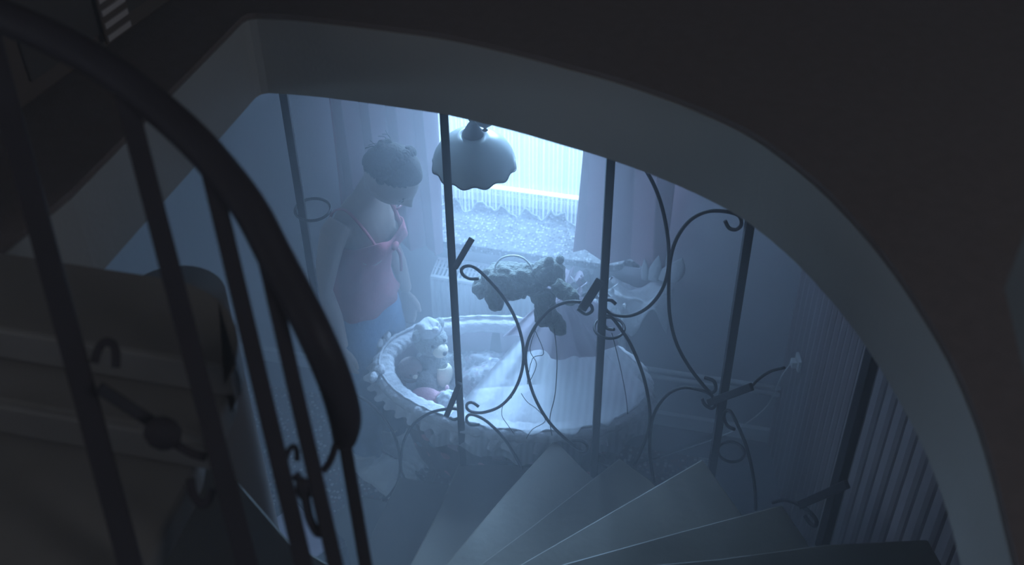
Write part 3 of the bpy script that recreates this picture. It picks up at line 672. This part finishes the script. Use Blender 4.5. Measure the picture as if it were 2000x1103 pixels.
# stand
for s_ in (-1, 1):
    bm = NB(); bar(bm, (CC.x+s_*0.34, CC.y-0.16, 0.05), (CC.x+s_*0.28, CC.y+0.13, 0.30), 0.025, 0.025); bar(bm, (CC.x+s_*0.34, CC.y+0.16, 0.05), (CC.x+s_*0.28, CC.y-0.13, 0.30), 0.025, 0.025); obj('stand_frame', bm, 'wood', crib, smooth=False)
    for y in (-0.16, 0.16):
        bm = NB(); bmesh.ops.create_cone(bm, cap_ends=True, segments=16, radius1=0.028, radius2=0.028, depth=0.02, matrix=Matrix.Translation((CC.x+s_*0.34, CC.y+y, 0.040)) @ Matrix.Rotation(PI/2, 4, 'Y')); obj('wheel', bm, 'wood', crib)
# canopy: pole, gathered top, long veil, short lilac valance
TP = V((-0.535, 2.93, 1.20))
bm = NB(); tube(bm, [ov(0.9, CA+0.02, CB+0.02, 0.35), ov(0.9, CA+0.02, CB+0.02, 0.8), TP+V((0.10, 0.10, -0.02)), TP+V((0, 0, 0.02))], 0.009, 8); obj('canopy_pole', bm, 'white', crib)
def cone_cloth(a0, a1, r_top, top_z, bot, folds, amp, rows=14, n=150, seed=0):
    b = NB(); g = []
    for j in range(rows+1):
        f = j/rows; row = []
        for i in range(n+1):
            u = i/n; a_ = a0+(a1-a0)*u
            q, jag = bot(u, a_); ft = f**1.12
            pt_ = V((TP.x+r_top*math.cos(a_), TP.y+r_top*math.sin(a_), top_z))
            p = pt_.lerp(q, ft); 
            dirv = V((math.cos(a_), math.sin(a_), 0)); ph = u*folds*2*PI+1.3*math.sin(u*7+seed)
            p += dirv*(amp*(0.35+0.65*f)*math.sin(ph)) + V((0, 0, -0.03*math.sin(PI*f)*0))
            if j == rows: p.z += jag
            row.append(b.verts.new(p))
        g.append(row)
    for j in range(rows):
        for i in range(n): b.faces.new((g[j][i], g[j][i+1], g[j+1][i+1], g[j+1][i]))
    return b
def vbot(u, a_):
    # over the rim of the right half of the crib and down outside
    th = -2.05+(a_+2.2)/(2.2+1.9)*(2.05+1.55)
    d = 0.055; z = 0.645+0.015*noise.noise(V((u*9, 1, 0)))
    return ov(th, CA+d, CB+d, z), -0.03*max(0, noise.noise(V((u*25, 5, 0))))-(0.07 if abs(u-0.27) < 0.025 else 0)
bm = cone_cloth(-2.2, 1.9, 0.035, 1.20, vbot, 11, 0.011); obj('veil', bm, 'veil', crib)
def abot(u, a_):
    r = 0.175; x = TP.x+r*1.10*math.cos(a_)+0.01; y = TP.y+r*0.85*math.sin(a_)
    return V((x, y, 1.045+0.03*abs(math.sin(u*9*PI)))), 0.0
bm = cone_cloth(-2.7, 2.1, 0.030, 1.215, abot, 9, 0.018, 10, 150, 2); obj('valance', bm, 'valance', crib)
bm = NB(); n = 90; rings = []
for j in range(6):
    f = j/5; rings.append([TP+V(((0.03+0.045*f+0.012*f*math.sin(a_*11))*math.cos(a_), (0.03+0.045*f+0.012*f*math.sin(a_*11))*math.sin(a_), 0.005+0.055*f+0.012*f*math.sin(a_*17))) for a_ in [2*PI*k/n for k in range(n)]])
loft(bm, rings, False, False); obj('gathered_top', bm, 'valance', crib)
bm = NB(); n = 60; rings = []
for j in range(5):
    f = j/4; rings.append([TP+V((0.105+(0.02+0.05*f+0.014*f*math.sin(a_*9))*math.cos(a_), 0.03+(0.02+0.04*f+0.012*f*math.sin(a_*9))*math.sin(a_), 0.0+0.05*f+0.012*f*math.sin(a_*13))) for a_ in [2*PI*k/n for k in range(n)]])
loft(bm, rings, False, False); obj('gathered_bow', bm, 'pale', crib)
# dark trailing strings over the veil
def strand(pts, y, r=0.0016):
    b = NB(); tube(b, spline([at(x, yy, y=y) for x, yy in pts], 4), r, 5); obj('string', b, 'black', crib)
yv = 2.66
strand([(1082, 640), (1088, 700), (1084, 770), (1074, 815), (1078, 850)], yv)
strand([(1055, 620), (1035, 680), (1048, 712), (1030, 750), (1040, 700), (1062, 690), (1045, 645)], yv, 0.0012)
strand([(1018, 768), (1030, 785), (1050, 800), (1065, 822), (1040, 838), (1028, 856)], yv, 0.0012)
strand([(1000, 776), (985, 785), (980, 810), (992, 830), (1005, 848)], yv, 0.0012)
strand([(1195, 650), (1210, 710), (1222, 770), (1226, 808)], yv+0.02, 0.0014)

# ------------------------------------------------------------------ soft toys and bedding
def toy(name, label, cat, loc): return thing(name, label, cat, loc)
def facing(deg): return Matrix.Rotation(math.radians(deg), 3, 'Z')
# big grey bear with night cap and bib, sitting at the left end
B1 = at(848, 725, y=3.05); B1.z = 0.625
hd_ = at(841, 664, y=3.045); Fm = facing(-38)
t = toy('teddy_bear', 'large grey teddy bear with pale nightcap and cream bib sitting in crib', 'soft toy', (B1.x, B1.y, 0.52))
bm = NB(); ball(bm, B1, (0.075, 0.075, 0.10), 20)
for s_ in (-1, 1):
    sh = B1+Fm @ V((0.02, 0.07*s_, 0.05)); ha = B1+Fm @ V((0.085, 0.075*s_, -0.03)); tube(bm, [sh, (sh+ha)/2+V((0, 0, 0.0)), ha], [0.032, 0.034, 0.03], 12); ball(bm, ha, 0.033, 12)
    hp_ = B1+Fm @ V((0.03, 0.055*s_, -0.065)); ft_ = B1+Fm @ V((0.13, 0.08*s_, -0.06)); tube(bm, [hp_, ft_], [0.042, 0.036], 12); ball(bm, ft_, (0.038, 0.038, 0.042), 12)
bm = fuzz(merged(bm, 0.006, 3), 0.005, 90); obj('body', bm, 'bearfur', t)
bm = NB(); ball(bm, hd_, (0.062, 0.062, 0.056), 20); bm2 = fuzz(merged(bm, 0.006, 2), 0.004, 90); ho = obj('head', bm2, 'bearfur', t)
for s_ in (-1, 1): b = NB(); ball(b, hd_+Fm @ V((-0.01, 0.05*s_, 0.045)), (0.018, 0.024, 0.024), 12); obj('ear', b, 'bearfur', ho)
b = NB(); ball(b, hd_+Fm @ V((0.058, 0, -0.008)), (0.030, 0.032, 0.026), 14); obj('muzzle', b, 'cream', ho, 'cream muzzle')
b = NB(); ball(b, hd_+Fm @ V((0.086, 0, -0.002)), (0.008, 0.011, 0.008), 10); obj('nose', b, 'black', ho)
for s_ in (-1, 1): b = NB(); ball(b, hd_+Fm @ V((0.052, 0.026*s_, 0.022)), 0.007, 10); obj('eye', b, 'black', ho)
b = NB(); rings = []
hc_ = hd_+V((0, 0, 0.040))+Fm @ V((-0.012, 0, 0)); tipd = (Fm @ V((0.045, 0.0, 0.0)))
for f in range(9):
    q = f/8; r = 0.046*(1-q)**0.7+0.005; c = hc_+V((0, 0, 0.045*math.sin(q*PI*0.75)))+tipd*q**2*1.1
    rings.append([c+V((r*math.cos(k*PI/10)*(1+0.05*math.sin(k*2)), r*math.sin(k*PI/10), 0.006*math.sin(k*1.3)*(1-q))) for k in range(20)])
loft(b, rings); obj('nightcap', b, 'pale', t, 'pale drooping nightcap')
b = NB(); ball(b, hc_+tipd*1.15+V((0, 0, 0.04)), 0.014, 10, jitter=0.2, js=90); obj('pompom', b, 'quilt', t)
b = NB(); g = []
for j in range(9):
    row = []
    for i in range(9):
        u = (i-4)/4; v_ = j/8; wd = 0.034*(0.75+0.35*math.sin(PI*min(1, v_*1.1)))
        p = B1+Fm @ V((0.079-0.030*abs(u)**2*0.6, wd*u, 0.062-0.095*v_)); 
        p += (Fm @ V((0.010*math.sin(PI*v_), 0, 0))); row.append(b.verts.new(p))
    g.append(row)
for j in range(8):
    for i in range(8): b.faces.new((g[j][i], g[j][i+1], g[j+1][i+1], g[j+1][i]))
o = obj('bib', b, 'cream', t, 'cream bib'); o.modifiers.new('thick', 'SOLIDIFY').thickness = 0.004
# small brown doll with pale pleated dress
B2 = at(803, 735, y=2.975); B2.z = 0.645; F2 = facing(-50)
t = toy('rag_doll', 'small brown doll in pale pleated dress at left end of the crib', 'soft toy', (B2.x, B2.y, 0.52))
b = NB(); ball(b, B2+V((0, 0, 0.045)), (0.045, 0.042, 0.042), 16); ho = obj('head', fuzz(b, 0.003, 80), 'brownfur', t)
for s_ in (-1, 1): b = NB(); ball(b, B2+F2 @ V((0.04, 0.016*s_, 0.05)), 0.005, 8); obj('eye', b, 'black', ho)
b = NB(); ball(b, B2+F2 @ V((0.042, 0, 0.038)), (0.010, 0.012, 0.009), 8); obj('nose', b, 'cream', ho)
b = NB(); rings = []
for f in range(7):
    q = f/6; r = 0.026+0.036*q; rings.append([B2+V((r*math.cos(k*PI/24)*(1+0.10*q*math.sin(k*3.0)), r*math.sin(k*PI/24)*(1+0.10*q*math.sin(k*3.0)), 0.010-0.085*q)) for k in range(48)])
loft(b, rings); obj('dress', b, 'pale', t, 'pale pleated dress')
b = NB(); tube(b, [B2+V((0.032*math.cos(k*PI/8), 0.032*math.sin(k*PI/8), 0.006)) for k in range(16)], 0.006, 8, True); obj('collar', b, 'brownfur', t)
for s_ in (-1, 1): b = NB(); tube(b, [B2+F2 @ V((0, 0.03*s_, 0.0)), B2+F2 @ V((0.03, 0.05*s_, -0.04))], [0.014, 0.012], 10); obj('arm', b, 'brownfur', t)
# pink plush lying at the front
P1 = at(832, 779, y=2.89)
t = toy('plush_pig', 'pink plush toy lying on its side at front edge of the crib', 'soft toy', (P1.x, P1.y, 0.52))
b = NB(); ball(b, P1, (0.065, 0.045, 0.042), 18); b = merged(b, 0.005, 2); obj('body', b, 'pink', t)
b = NB(); ball(b, P1+V((0.075, -0.005, 0.012)), (0.042, 0.040, 0.038), 16); h2 = obj('head', b, 'pink', t)
b = NB(); ball(b, P1+V((0.105, -0.028, 0.012)), (0.014, 0.014, 0.013), 10); obj('snout', b, 'cream', h2)
for s_ in (-1, 1): b = NB(); ball(b, P1+V((0.075, 0.024*s_, 0.045)), (0.008, 0.014, 0.018), 8); obj('ear', b, 'pink', h2)
for dx, dy in ((-0.045, -0.035), (0.02, -0.045), (-0.05, 0.02), (0.03, 0.03)): b = NB(); tube(b, [P1+V((dx*0.7, dy*0.6, 0)), P1+V((dx, dy*1.25, -0.02))], [0.022, 0.02], 10); ball(b, P1+V((dx, dy*1.25, -0.02)), 0.021, 10); obj('leg', b, 'pink', t)
# pale fluffy toy by the rim
P2 = at(880, 785, y=2.86)
t = toy('plush_lamb', 'small pale fluffy lamb beside the pink plush in the crib', 'soft toy', (P2.x, P2.y, 0.52))
b = NB()
for i in range(34):
    a_ = i*2.4; zz = -1+2*(i+0.5)/34; rr_ = math.sqrt(1-zz*zz); ball(b, P2+V((0.042*rr_*math.cos(a_), 0.034*rr_*math.sin(a_), 0.032*zz)), 0.015, 8)
obj('fleece', merged(b, 0.005, 1), 'pale', t)
b = NB(); ball(b, P2+V((0.035, -0.035, 0.012)), (0.018, 0.02, 0.018), 12); h3 = obj('head', b, 'cream', t)
for s_ in (-1, 1): b = NB(); ball(b, P2+V((0.035+0.018*s_, -0.03, 0.022)), (0.010, 0.007, 0.005), 8); obj('ear', b, 'cream', h3)
# patterned blanket heap and white pillow
def heap(c, ax, ay, az, m, name, label, cat, sd, rough=0.35, fr=9):
    b = NB(); q = bmesh.ops.create_uvsphere(b, u_segments=48, v_segments=24, radius=1)
    for v in b.verts:
        d = v.co.normalized(); k = 1+rough*noise.noise(d*2.2+V((sd, 0, 0)))+0.10*noise.noise(d*fr+V((0, sd, 0)))
        v.co = V((c[0]+d.x*ax*k, c[1]+d.y*ay*k, c[2]+(d.z*az*k if d.z > 0 else d.z*az*0.5)))
    return obj(name, b, m, None, label, cat)
Q1 = at(955, 722, y=3.08)
heap((Q1.x, 3.08, 0.59), 0.15, 0.10, 0.085, 'blanket', 'blanket', 'grey patterned blanket bunched up in the middle of the crib', 'blanket', 3)
Q2 = at(985, 790, y=2.88)
def pillow(c, ax, ay, az, rz, name, label, m):
    b = NB(); g = []; n = 24; R_ = Matrix.Rotation(rz, 3, 'Z')
    for side in (1, -1):
        gg = []
        for j in range(n+1):
            row = []
            for i in range(n+1):
                u, v_ = 2*i/n-1, 2*j/n-1; k = (1-u**4)*(1-v_**4); h = az*max(0, k)**0.5*side
                pin = 1-0.08*(1-abs(u))*abs(v_)-0.08*(1-abs(v_))*abs(u)
                row.append(b.verts.new(V(c)+R_ @ V((ax*u*pin, ay*v_*pin, h+0.004*noise.noise(V((u*4, v_*4, side)))))))
            gg.append(row)
        for j in range(n):
            for i in range(n): b.faces.new((gg[j][i], gg[j][i+1], gg[j+1][i+1], gg[j+1][i]))
    bmesh.ops.remove_doubles(b, verts=b.verts, dist=0.0008); return obj(name, b, m, None, label, 'pillow')
pillow((Q2.x+0.02, 2.92, 0.615), 0.15, 0.11, 0.045, 0.3, 'pillow', 'white pillow half under the veil in the crib', 'quilt')
# dark plush draped over the canopy top
D1 = at(992, 548, y=2.90); D2 = at(1072, 532, y=2.91)
t = toy('dark_plush', 'dark shaggy plush animal lying across the top of the crib canopy', 'soft toy', (TP.x-0.08, TP.y-0.03, TP.z+0.02))
b = NB(); ball(b, D1, (0.088, 0.07, 0.062), 20); ball(b, D1.lerp(D2, 0.5)+V((0, 0, -0.012)), (0.07, 0.06, 0.05), 16); ball(b, at(945, 560, y=2.89), (0.042, 0.045, 0.036), 14)
obj('body', fuzz(merged(b, 0.006, 3), 0.010, 55), 'darkfur', t)
b = NB(); ball(b, D2, (0.055, 0.05, 0.046), 18); ball(b, D2+V((0.035, -0.03, -0.015)), (0.026, 0.026, 0.022), 12); h4 = obj('head', fuzz(merged(b, 0.005, 2), 0.006, 60), 'darkfur', t)
b = NB(); ball(b, D2+V((0.0, 0.0, 0.048)), (0.016, 0.018, 0.018), 10); ball(b, D2+V((0.03, 0.03, 0.035)), (0.014, 0.016, 0.016), 10); obj('ear', b, 'darkfur', h4)
b = NB(); ball(b, D2+V((0.05, -0.05, -0.012)), 0.007, 8); obj('nose', b, 'black', h4)
for (xa, ya), (xb, yb), r in (((955, 565), (968, 592), 0.026), ((1065, 570), (1064, 618), 0.034), ((1045, 570), (1092, 640), 0.026), ((1085, 555), (1115, 580), 0.028)):
    b = NB(); pa_ = at(xa, ya, y=2.86); pb_ = at(xb, yb, y=2.83); tube(b, [pa_, pa_.lerp(pb_, 0.5), pb_], [r, r*1.05, r], 12); ball(b, pb_, r*1.08, 12); obj('leg', fuzz(merged(b, 0.006, 2), 0.006, 60), 'darkfur', t)
b = NB(); hp0 = [(968, 535), (968, 518), (980, 504), (1000, 499), (1020, 503), (1034, 516), (1040, 528)]; tube(b, spline([at(x, y, y=2.89) for x, y in hp0], 5), 0.003, 8); obj('headband', b, 'white', t, 'thin pale hoop')

# ------------------------------------------------------------------ woman
G = V((-1.305, 3.085, 0)); fa = math.radians(-20); FX = V((math.cos(fa), math.sin(fa), 0)); LX = V((-FX.y, FX.x, 0))
def W(f, l, z): return G+FX*(f+0.012)+LX*(l*0.86)+V((0, 0, z))
per = thing('person', 'woman in red camisole and jeans with pinned-up hair looking down into the crib', 'person', (G.x, G.y, 0))
def ringe(f, z, wd, dp, n=28, l=0.0, tilt=0.0):
    out = []
    for k in range(n):
        a_ = 2*PI*k/n; ca, sa = math.cos(a_), math.sin(a_); e = 0.88
        x = math.copysign(abs(ca)**e, ca)*dp; y = math.copysign(abs(sa)**e, sa)*wd
        out.append(W(f+x, l+y, z+tilt*x))
    return out
TOR = [(0.0, 0.76, 0.10, 0.07), (0.0, 0.82, 0.15, 0.10), (-0.005, 0.88, 0.155, 0.105), (0.0, 0.96, 0.135, 0.09), (0.01, 1.04, 0.112, 0.078), (0.02, 1.12, 0.113, 0.080), (0.035, 1.19, 0.122, 0.092), (0.045, 1.245, 0.130, 0.098), (0.045, 1.30, 0.142, 0.085), (0.045, 1.345, 0.142, 0.066), (0.055, 1.385, 0.092, 0.052), (0.075, 1.42, 0.052, 0.046), (0.11, 1.48, 0.045, 0.046), (0.14, 1.53, 0.045, 0.046)]
def limbs(b, kgrow=0.0, legs=True, arms=True):
    if legs:
        for s_ in (-1, 1):
            tube(b, [W(0, 0.075*s_, 0.86), W(0.01, 0.085*s_, 0.70), W(0.02, 0.085*s_, 0.47), W(0.0, 0.09*s_, 0.30), W(-0.01, 0.095*s_, 0.07)], [0.078+kgrow, 0.080+kgrow, 0.058+kgrow, 0.055+kgrow, 0.042+kgrow*1.6], 18)
    if arms:
        for s_, el, wr2 in ((-1, (-0.015, -0.205, 1.07), (0.045, -0.215, 0.835)), (1, (0.0, 0.20, 1.07), (0.06, 0.205, 0.84))):
            tube(b, [W(0.04, 0.125*s_, 1.345), W(0.035, 0.165*s_, 1.325), W(0.01, 0.19*s_, 1.20), W(*el), W(el[0]*0.4+wr2[0]*0.6, el[1]*0.4+wr2[1]*0.6, el[2]*0.55+wr2[2]*0.45), W(*wr2)], [0.045, 0.047, 0.040, 0.032, 0.031, 0.022], 14)
            # hand: palm, four fingers of different length, thumb
            wv = W(*wr2); dn = (FX*0.10-V((0, 0, 1))).normalized(); sd_ = FX   # fingers side by side front to back
            palm = wv+dn*0.045; mx_ = Matrix((sd_, dn.cross(sd_), dn)).transposed()
            ball(b, palm, (0.034, 0.014, 0.046), 14, mx=mx_)
            for q, (o_, ln) in enumerate(((-0.026, 0.062), (-0.009, 0.074), (0.009, 0.078), (0.026, 0.070))):
                a1 = palm+sd_*(-o_)+dn*0.036; a2 = a1+dn*(ln*0.5)+LX*(-s_*0.006); a3 = a2+(dn*0.8-LX*s_*0.6)*(ln*0.45)
                tube(b, [a1-dn*0.02, a1, a2, a3], [0.0095, 0.0092, 0.0085, 0.007], 8)
            tube(b, [palm+sd_*0.022-dn*0.022, palm+sd_*0.044+dn*0.008, palm+sd_*0.050+dn*0.040], [0.012, 0.011, 0.008], 8)
HC = W(0.185, 0, 1.535); PT_ = math.radians(38)   # head centre, nod
HX = FX*math.cos(PT_)-V((0, 0, 1))*math.sin(PT_); HZ = FX*math.sin(PT_)+V((0, 0, 1))*math.cos(PT_)
HM = Matrix((HX, LX, HZ)).transposed()
def headpt(d):
    x, y, z = d.x*0.100, d.y*0.077, d.z*0.118
    if z < -0.02 and x > -0.02: x *= 1-0.10*min(1, (-z-0.02)/0.09); y *= 1-0.28*min(1, (-z-0.02)/0.09)
    if x < 0 and z < -0.03: x *= 0.75
    if x > 0:
        gs = lambda cy, cz, sy, sz: math.exp(-((y-cy)/sy)**2-((z-cz)/sz)**2)
        x += 0.026*gs(0, -0.032, 0.011, 0.018)+0.010*gs(0, -0.008, 0.009, 0.022)      # nose
        x -= 0.009*(gs(0.031, -0.002, 0.016, 0.012)+gs(-0.031, -0.002, 0.016, 0.012))  # eye sockets
        x += 0.006*gs(0, -0.064, 0.02, 0.007)+0.005*gs(0, -0.074, 0.018, 0.006)-0.003*gs(0, -0.069, 0.02, 0.003)
        x += 0.008*gs(0, -0.10, 0.018, 0.014)
        x += 0.003*(gs(0.03, 0.018, 0.022, 0.008)+gs(-0.03, 0.018, 0.022, 0.008))
    return V((x, y, z))
b = NB(); loft(b, [ringe(f, z, w_, d_) for f, z, w_, d_ in TOR])
# bust
for s_ in (-1, 1): ball(b, W(0.105, 0.062*s_, 1.215), (0.055, 0.055, 0.052), 14)
limbs(b)
for s_ in (-1, 1): ball(b, W(0.04, 0.09*s_, 0.04), (0.09, 0.04, 0.035), 12)
q = bmesh.ops.create_uvsphere(b, u_segments=48, v_segments=36, radius=1)
for v in q['verts']: v.co = HC+HM @ headpt(v.co.normalized())
for s_ in (-1, 1): ball(b, HC+HM @ V((-0.008, 0.074*s_, -0.012)), (0.014, 0.008, 0.026), 10, mx=HM)
body = obj('body', merged(b, 0.0052, 3), 'skin', per)
# face details
for s_ in (-1, 1):
    b = NB(); ball(b, HC+HM @ V((0.079, 0.030*s_, -0.002)), (0.010, 0.013, 0.008), 10, mx=HM); obj('eye', b, 'eyeball', per)
    b = NB(); ball(b, HC+HM @ V((0.0875, 0.030*s_, -0.004)), (0.003, 0.006, 0.006), 8, mx=HM); obj('iris', b, 'hair', per)
    b = NB(); tube(b, [HC+HM @ V((0.093-0.010*(k/4), (0.014+0.028*k/4)*s_, 0.020+0.004*math.sin(k*0.8))) for k in range(5)], 0.0028, 6); obj('eyebrow', b, 'hair', per)
b = NB(); tube(b, [HC+HM @ V((0.094-0.25*(y*y)*10, y, -0.069)) for y in (-0.02, -0.01, 0, 0.01, 0.02)], 0.0035, 6); obj('mouth', b, 'pink', per)
# hair: cap over the skull, plaited crown, loose knot
b = NB(); q = bmesh.ops.create_uvsphere(b, u_segments=64, v_segments=48, radius=1)
for v in list(b.verts):
    d = v.co.normalized(); p = headpt(d); p.x = d.x*0.095 if d.x < 0 else p.x
    k = 1.09+0.03*math.sin(d.z*30+d.y*6)*0.5
    v.co = HC+HM @ V((p.x*k-0.004, p.y*k, p.z*1.06+0.006))
def bald(q):
    q = HM.transposed() @ (q-HC)
    return q.z < -0.055 or (q.x > 0.012 and q.z < 0.045) or (q.x > 0.012+(q.z-0.045)*1.9 and q.z < 0.085)
dele = [v for v in b.verts if bald(v.co)]
bmesh.ops.delete(b, geom=dele, context='VERTS'); hr = obj('hair', b, 'hair', per); hr.modifiers.new('thick', 'SOLIDIFY').thickness = 0.01
b = NB()
for k in range(26):
    a_ = -PI*0.95+1.9*PI*k/25*0.5*1.02; 
    y = 0.078*math.cos(PI*k/25); z = 0.045+0.078*math.sin(PI*k/25); x = -0.012+0.006*math.sin(k*2.6)
    ball(b, HC+HM @ V((x, y, z)), (0.017, 0.012, 0.015), 8, mx=HM)
obj('plait', b, 'hair', hr)
b = NB()
for k in range(14): ball(b, HC+HM @ V((-0.075+0.016*math.cos(k*1.9), 0.020*math.sin(k*1.9), 0.075+0.012*math.cos(k*1.1))), (0.016, 0.014, 0.014), 8, jitter=0.2, js=80)
obj('hair_knot', merged(b, 0.005, 1), 'hair', hr)
b = NB()
for k in range(7):
    y0 = random.uniform(-0.05, 0.05); p0 = HC+HM @ V((-0.085, y0, 0.08)); tube(b, spline([p0, p0-FX*0.012+V((0, 0, 0.012)), p0-FX*0.035+LX*random.uniform(-0.02, 0.02)+V((0, 0, random.uniform(0, 0.02)))], 3), 0.0012, 4)
obj('loose_strands', b, 'hair', hr, kind='stuff')
# camisole
b = NB(); n = 64; rings = []
CT = [(0.0, 0.915, 0.168, 0.118), (0.0, 0.96, 0.150, 0.104), (0.01, 1.04, 0.127, 0.092), (0.02, 1.12, 0.127, 0.094), (0.036, 1.18, 0.134, 0.105), (0.05, 1.225, 0.141, 0.114)]
for j, (f, z, wd, dp) in enumerate(CT):
    rg = ringe(f, z, wd, dp, n); out = []
    for k, p in enumerate(rg):
        a_ = 2*PI*k/n; fr_ = math.cos(a_); c = W(f, 0, z); d = (p-c); d.z = 0; d.normalize()
        wr_ = 0.004*math.sin(a_*9+z*14+2*math.sin(z*20))*(1.3-j/6)
        wr_ += 0.024*math.exp(-((z-1.215)/0.05)**2)*sum(math.exp(-(math.atan2(math.sin(a_-q_), math.cos(a_-q_))/0.38)**2) for q_ in (-0.55, 0.55))
        out.append(p+d*wr_)
    rings.append(out)
top = []
for k, p in enumerate(ringe(0.052, 1.25, 0.140, 0.112, n)):
    a_ = 2*PI*k/n; fr_ = math.cos(a_)
    lift = 0.035*max(0, math.cos(a_-0.55))**6+0.035*max(0, math.cos(a_+0.55))**6-0.02*max(0, fr_)**30-0.03*max(0, -fr_)
    d = p-W(0.052, 0, 1.25); d.normalize(); top.append(p+V((0, 0, lift))+d*(0.014*sum(math.exp(-(math.atan2(math.sin(a_-q_), math.cos(a_-q_))/0.38)**2) for q_ in (-0.55, 0.55))))
rings.append(top); loft(b, rings, False, False)
cm = obj('camisole', b, 'cami', per); cm.modifiers.new('thick', 'SOLIDIFY').thickness = 0.005
for s_ in (-1, 1):
    b = NB(); tube(b, spline([W(0.155, 0.078*s_, 1.262), W(0.115, 0.092*s_, 1.335), W(0.05, 0.098*s_, 1.392), W(-0.02, 0.09*s_, 1.345), W(-0.062, 0.075*s_, 1.235)], 4), 0.005, 6, rr=(1.6, 0.7)); obj('strap', b, 'cami', cm)
b = NB(); tube(b, spline([W(0.172, 0, 1.235), W(0.185, 0.012, 1.20), W(0.182, 0.02, 1.15), W(0.178, 0.022, 1.11)], 4), 0.006, 6); ball(b, W(0.178, 0.0, 1.235), (0.012, 0.022, 0.012), 10); obj('ribbon_tie', b, 'cami', cm)
# jeans
b = NB(); loft(b, [ringe(f, z, w_+0.010, d_+0.010) for f, z, w_, d_ in ((0.0, 0.77, 0.11, 0.08), (0.0, 0.82, 0.146, 0.10), (-0.005, 0.88, 0.152, 0.103), (0.0, 0.95, 0.132, 0.088))])
limbs(b, 0.012, True, False)
b = merged(b, 0.008, 3)
for v in b.verts:
    v.co += FX*(0.004*math.sin(v.co.z*70+v.co.y*30)*(1 if v.co.z < 0.7 else 0.3))
jn = obj('jeans', b, 'jeans', per)
# monster-foot slippers, toes to the right
def paw(c, deg, k_):
    Fm = facing(deg); b = NB()
    ball(b, c+Fm @ V((0, 0, 0.010)), (0.115, 0.072, 0.052), 20, mx=Fm); ball(b, c+Fm @ V((-0.06, 0, 0.035)), (0.075, 0.062, 0.060), 16, mx=Fm)
    toes = ((0.118, -0.070, -0.010), (0.148, -0.024, -0.004), (0.146, 0.028, -0.004), (0.112, 0.072, -0.010))
    for x, y, z in toes: tube(b, [c+Fm @ V((0.03, y*0.6, 0.0)), c+Fm @ V((x*0.8, y*0.95, z+0.006)), c+Fm @ V((x, y, z))], [0.032, 0.026, 0.021], 12); ball(b, c+Fm @ V((x, y, z)), 0.026, 12)
    tube(b, [c+Fm @ V((-0.065, 0, 0.04)), c+Fm @ V((-0.06, 0, 0.11))], [0.062, 0.060], 18)
    s_ = obj('slipper', fuzz(merged(b, 0.006, 2), 0.003, 70), 'paw', per, 'grey furry monster-foot slipper')
    for x, y, z in toes:
        b = NB(); p = c+Fm @ V((x+0.010, y*1.05, z)); tube(b, [p, p+Fm @ V((0.020, y*0.05, 0.000)), p+Fm @ V((0.036, y*0.1, -0.014))], [0.015, 0.011, 0.002], 10); obj('claw', b, 'claw', s_)
f1 = at(712, 932, z=0.05); f2 = at(775, 880, z=0.05)
paw(V((W(-0.01, -0.095, 0).x+0.055, W(-0.01, -0.095, 0).y-0.03, 0.052)), -16, 1)
paw(V((W(-0.01, 0.095, 0).x+0.055, W(-0.01, 0.095, 0).y-0.03, 0.052)), -16, 2)

# ------------------------------------------------------------------ socket and cables by the corner
sp = on(1562, 707, A0+NR*0.012, NR); 
sk = thing('wall_socket', 'small white wall socket on the boarded wall near the corner', 'socket', sp)
b = NB(); box(b, sp+NR*0.006, (0.055, 0.012, 0.055), math.atan2(U.y, U.x)); obj('plate', b, 'socket', sk, smooth=False, bev=0.004)
b = NB(); box(b, sp+NR*0.022+V((0, 0, -0.004)), (0.03, 0.02, 0.03), math.atan2(U.y, U.x)); obj('plug', b, 'socket', sk, smooth=False, bev=0.004)
b = NB(); tube(b, spline([sp+NR*0.03, sp+NR*0.05+V((-0.01, -0.02, -0.06)), at(1500, 790, y=3.30), at(1455, 828, y=3.15), at(1400, 855, y=3.10), at(1290, 893, z=0.02)], 5), 0.0022, 6); tag = obj('cable', b, 'white', None, 'thin white cable hanging from the wall socket to the floor', 'cable')
b = NB(); tube(b, spline([at(1396, 845, z=0.03), at(1340, 872, z=0.02), at(1280, 893, z=0.018), at(1240, 905, z=0.018)], 5), 0.006, 6); obj('cable', b, 'black', None, 'thick dark cable lying on floor right of the crib', 'cable')

# ------------------------------------------------------------------ haze filling the house
def haze(dens, x0, x1, y0, y1, z0, z1, label):
    hm = bpy.data.materials.new('haze'); hm.use_nodes = True
    N = hm.node_tree.nodes; N.remove(N['Principled BSDF']); vs = N.new('ShaderNodeVolumeScatter')
    vs.inputs['Color'].default_value = (0.88, 0.92, 1.0, 1); vs.inputs['Density'].default_value = dens; vs.inputs['Anisotropy'].default_value = 0.15
    hm.node_tree.links.new(vs.outputs[0], N['Material Output'].inputs['Volume'])
    b = NB(); box(b, ((x0+x1)/2, (y0+y1)/2, (z0+z1)/2), (x1-x0, y1-y0, z1-z0)); hz = obj('haze', b, hm, None, label, 'haze', kind='stuff', smooth=False); hz.display_type = 'WIRE'
# thickest in the room by the window, thinning out towards the stairs and the upper floor
haze(0.050, -3.28, 2.98, -1.55, 3.52, 0.013, 5.05, 'thin blue haze filling the whole stairwell and upper floor')
haze(0.100, -3.27, 0.60, 1.70, 3.515, 0.014, 2.44, 'blue haze drifting from the room over the stairs')
haze(0.340, -3.26, 0.30, 2.74, 3.14, 0.015, 2.43, 'thick blue haze in the room around crib and woman')
